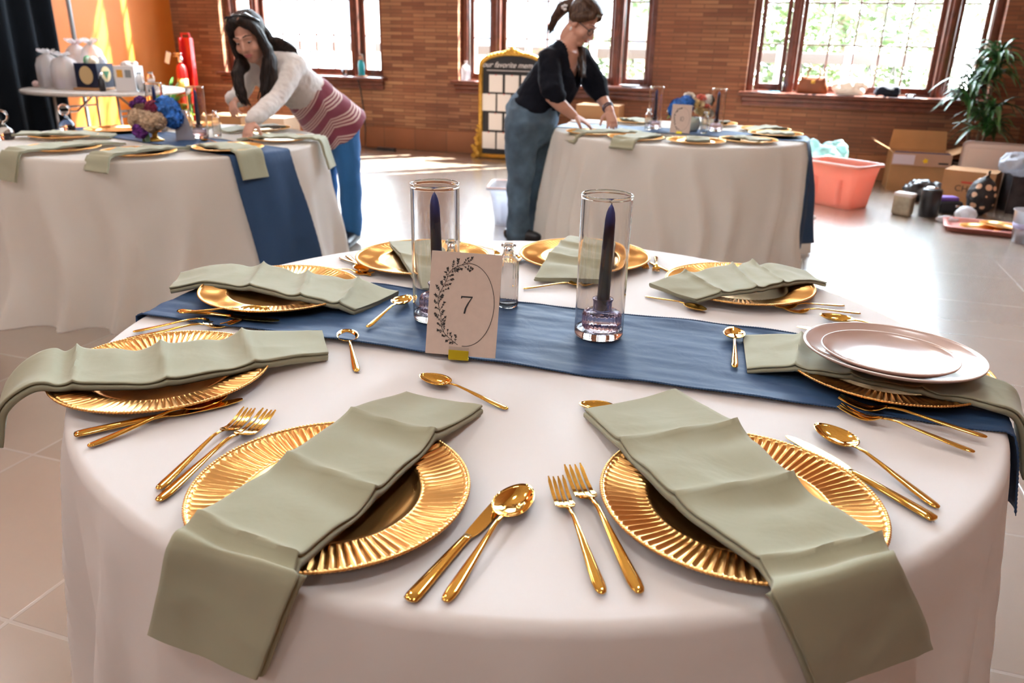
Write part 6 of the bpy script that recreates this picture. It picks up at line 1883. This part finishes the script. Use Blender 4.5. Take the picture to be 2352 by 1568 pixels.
loft(tp, [shn, chest + V(.0, 0, .06), shf], [.068, .088, .068], (0, 0, 1), 14)
loft(tp, [neck + V(-.035, .02, -.03), chest + V(-.02, 0, .04)], [(.085, .05), (.13, .08)], sideR, 16)
loft(tp, [shn, shn.lerp(eln, .5), eln + V(0, 0, .045), eln + V(.03, 0, .01)], [.070, .074, .078, .058], (0, 1, 0), 16)
loft(tp, [shf, shf.lerp(elf, .5), elf + V(.0, 0, .03), elf + V(.02, -.04, -.02)], [.070, .074, .080, .056], (0, 1, 0), 16)
tp = remesh(tp, 0.007, 3); wobble(tp, .010, 10, 3); wobble(tp, .004, 30, 8)
# V neck
fr = Vector((.80, -.58, .15)).normalized()
axis = (neck - waist).normalized(); sd = sideR.normalized()
tip = chest.lerp(waist, .28)
kill = []
for f in tp.faces:
    c = f.calc_center_median() - tip
    h = c.dot(axis); x = abs((c - fr * c.dot(fr)).dot(sd))
    if h > 0 and (f.calc_center_median() - chest).dot(fr) > -.01 and x < .012 + h * .38 and x < .085: kill.append(f)
    elif (f.calc_center_median() - neck).dot(axis) > -.015 and (f.calc_center_median() - neck).length < .10: kill.append(f)
bmesh.ops.delete(tp, geom=kill, context='FACES')
for v in tp.verts: v.co = v.co - o_
o = obj('black_top', tp, mat('black_knit', (0.006, 0.007, 0.012), 0.9, bump=.2, bscale=40, spec=0.15), root)
md = o.modifiers.new('thickness', 'SOLIDIFY'); md.thickness = .004; md.offset = -1
jn = NB()
loft(jn, [hips.lerp(waist, .70), hips.lerp(waist, .3), hips, hips + V(-.01, .01, -.07)], [(.150, .142), (.172, .165), (.182, .178), (.172, .160)], sideR, 24)
for f, h in legs:
    loft(jn, [h + V(0, 0, .0), h.lerp(f, .22), h.lerp(f, .5), h.lerp(f, .78), f + V(.0, 0, .045)], [.124, .108, .084, .076, .082], (1, 0, 0), 18)
jn = remesh(jn, 0.009, 3); wobble(jn, .014, 7, 2); wobble(jn, .006, 22, 6)
for v in jn.verts: v.co = v.co - o_
obj('jeans', jn, mat('faded_denim', (0.072, 0.118, 0.165), 0.9, var=0.45, vscale=7, bump=.3, bscale=25), root)
sh = NB()
for f, h in legs: loft(sh, [f + V(-.05, .01, .045), f + V(.05, -.01, .045), f + V(.13, -.035, .034)], [.047, .046, .034], (0, 1, 0), 12)
for v in sh.verts: v.co = v.co - o_; v.co.z = max(0.001, v.co.z)
obj('shoes', sh, M['black'], root)
hq = NB()
ball(hq, (0, -.030, .048), (.082, .094, .090), None, 22, 14)
loft(hq, [(0, .060, .108), (0, .02, .128), (0, -.05, .125)], [(.06, .026), (.075, .03), (.07, .03)], (1, 0, 0), 12)
for sx in (-1, 1): loft(hq, [(sx * .045, .058, .085), (sx * .074, .020, .045), (sx * .074, -.03, .01)], [(.02, .026), (.018, .03), (.02, .03)], (1, 0, 0), 10)
ball(hq, (0, -.125, .045), (.035, .035, .035), None, 12, 8)
at_head(T, hq); hr = NB(); merge(hr, hq)
hT = lambda p: T @ Vector(p)
pb = hT((0, -.14, .04))
loft(hr, [pb, pb + V(-.045, .015, -.03), pb + V(-.085, .02, -.085), pb + V(-.10, .02, -.15)], [.034, .040, .030, .012], (0, 1, 0), 12)
hr = remesh(hr, 0.0065, 2); wobble(hr, .005, 25, 4)
strands(hr, [[(pb, .02), (pb + V(-.05, .01, -.03), .035), (pb + V(-.09, .01, -.09), .035), (pb + V(-.11, .01, -.17), .03)], [(hT((.070, .0, .0)), .01), (hT((.066, .01, -.08)), .02), (V(.395, 5.20, 1.21), .028), (V(.400, 5.17, 1.13), .028), (V(.405, 5.15, 1.07), .02)]], 30, rn)
for v in hr.verts: v.co = v.co - o_
obj('hair', hr, hair_mat('brown_hair', (0.028, 0.014, 0.010), (0.10, 0.052, 0.030)), root)
q = NB()
for sx in (-1, 1):
    tube(q, [(sx * .032 + .025 * math.cos(t), .098 - .010 * abs(math.cos(t)) * (1 if math.cos(t) * sx > 0 else .2), .000 + .020 * math.sin(t)) for t in [2 * PI * k / 24 for k in range(25)]], .0022, 6)
    tube(q, [(sx * .057, .088, .006), (sx * .074, .05, .010), (sx * .082, -.01, .012)], .0024, 6)
tube(q, [(-.008, .100, .004), (0, .103, .007), (.008, .100, .004)], .002, 6)
at_head(Tl, q); g_ = obj('glasses', q, M['black'], root)
q = NB()
for sx in (-1, 1): lathe(q, [(0, 0), (.024, 0)], 20, mat=Matrix.Translation((sx * .032, .096, .0)) @ Matrix.Rotation(PI / 2, 4, 'X') @ Matrix.Diagonal((1, .8, 1, 1)))
at_head(Tl, q); obj('lens', q, M['pane'], g_)
q = NB()
for k in range(6): ball(q, (-.060 + .010 * math.cos(k * 1.05), -.125 + .012 * math.sin(k * 1.05), .02 + .012 * math.cos(k * 2)), .008, None, 8, 6)
ball(q, (-.084, -.005, -.045), (.007, .007, .012), None, 8, 6); ball(q, (.084, -.005, -.045), (.007, .007, .012), None, 8, 6)
at_head(Tl, q); obj('hair_clip_and_earrings', q, M['white'], root)
q = NB()
dW = (wrf - elf).normalized()
t_, s_, w_ = frame_of(dW, (1, 0, 0))
for k in (0, 1): tube(q, [wrf - dW * (.018 + .016 * k) + s_ * .034 * math.cos(a) + w_ * .034 * math.sin(a) for a in [2 * PI * j / 20 for j in range(21)]], .0045, 6)
for v in q.verts: v.co = v.co - o_
obj('bracelets', q, mat('dark_beads', (0.04, 0.05, 0.09), .25), root)
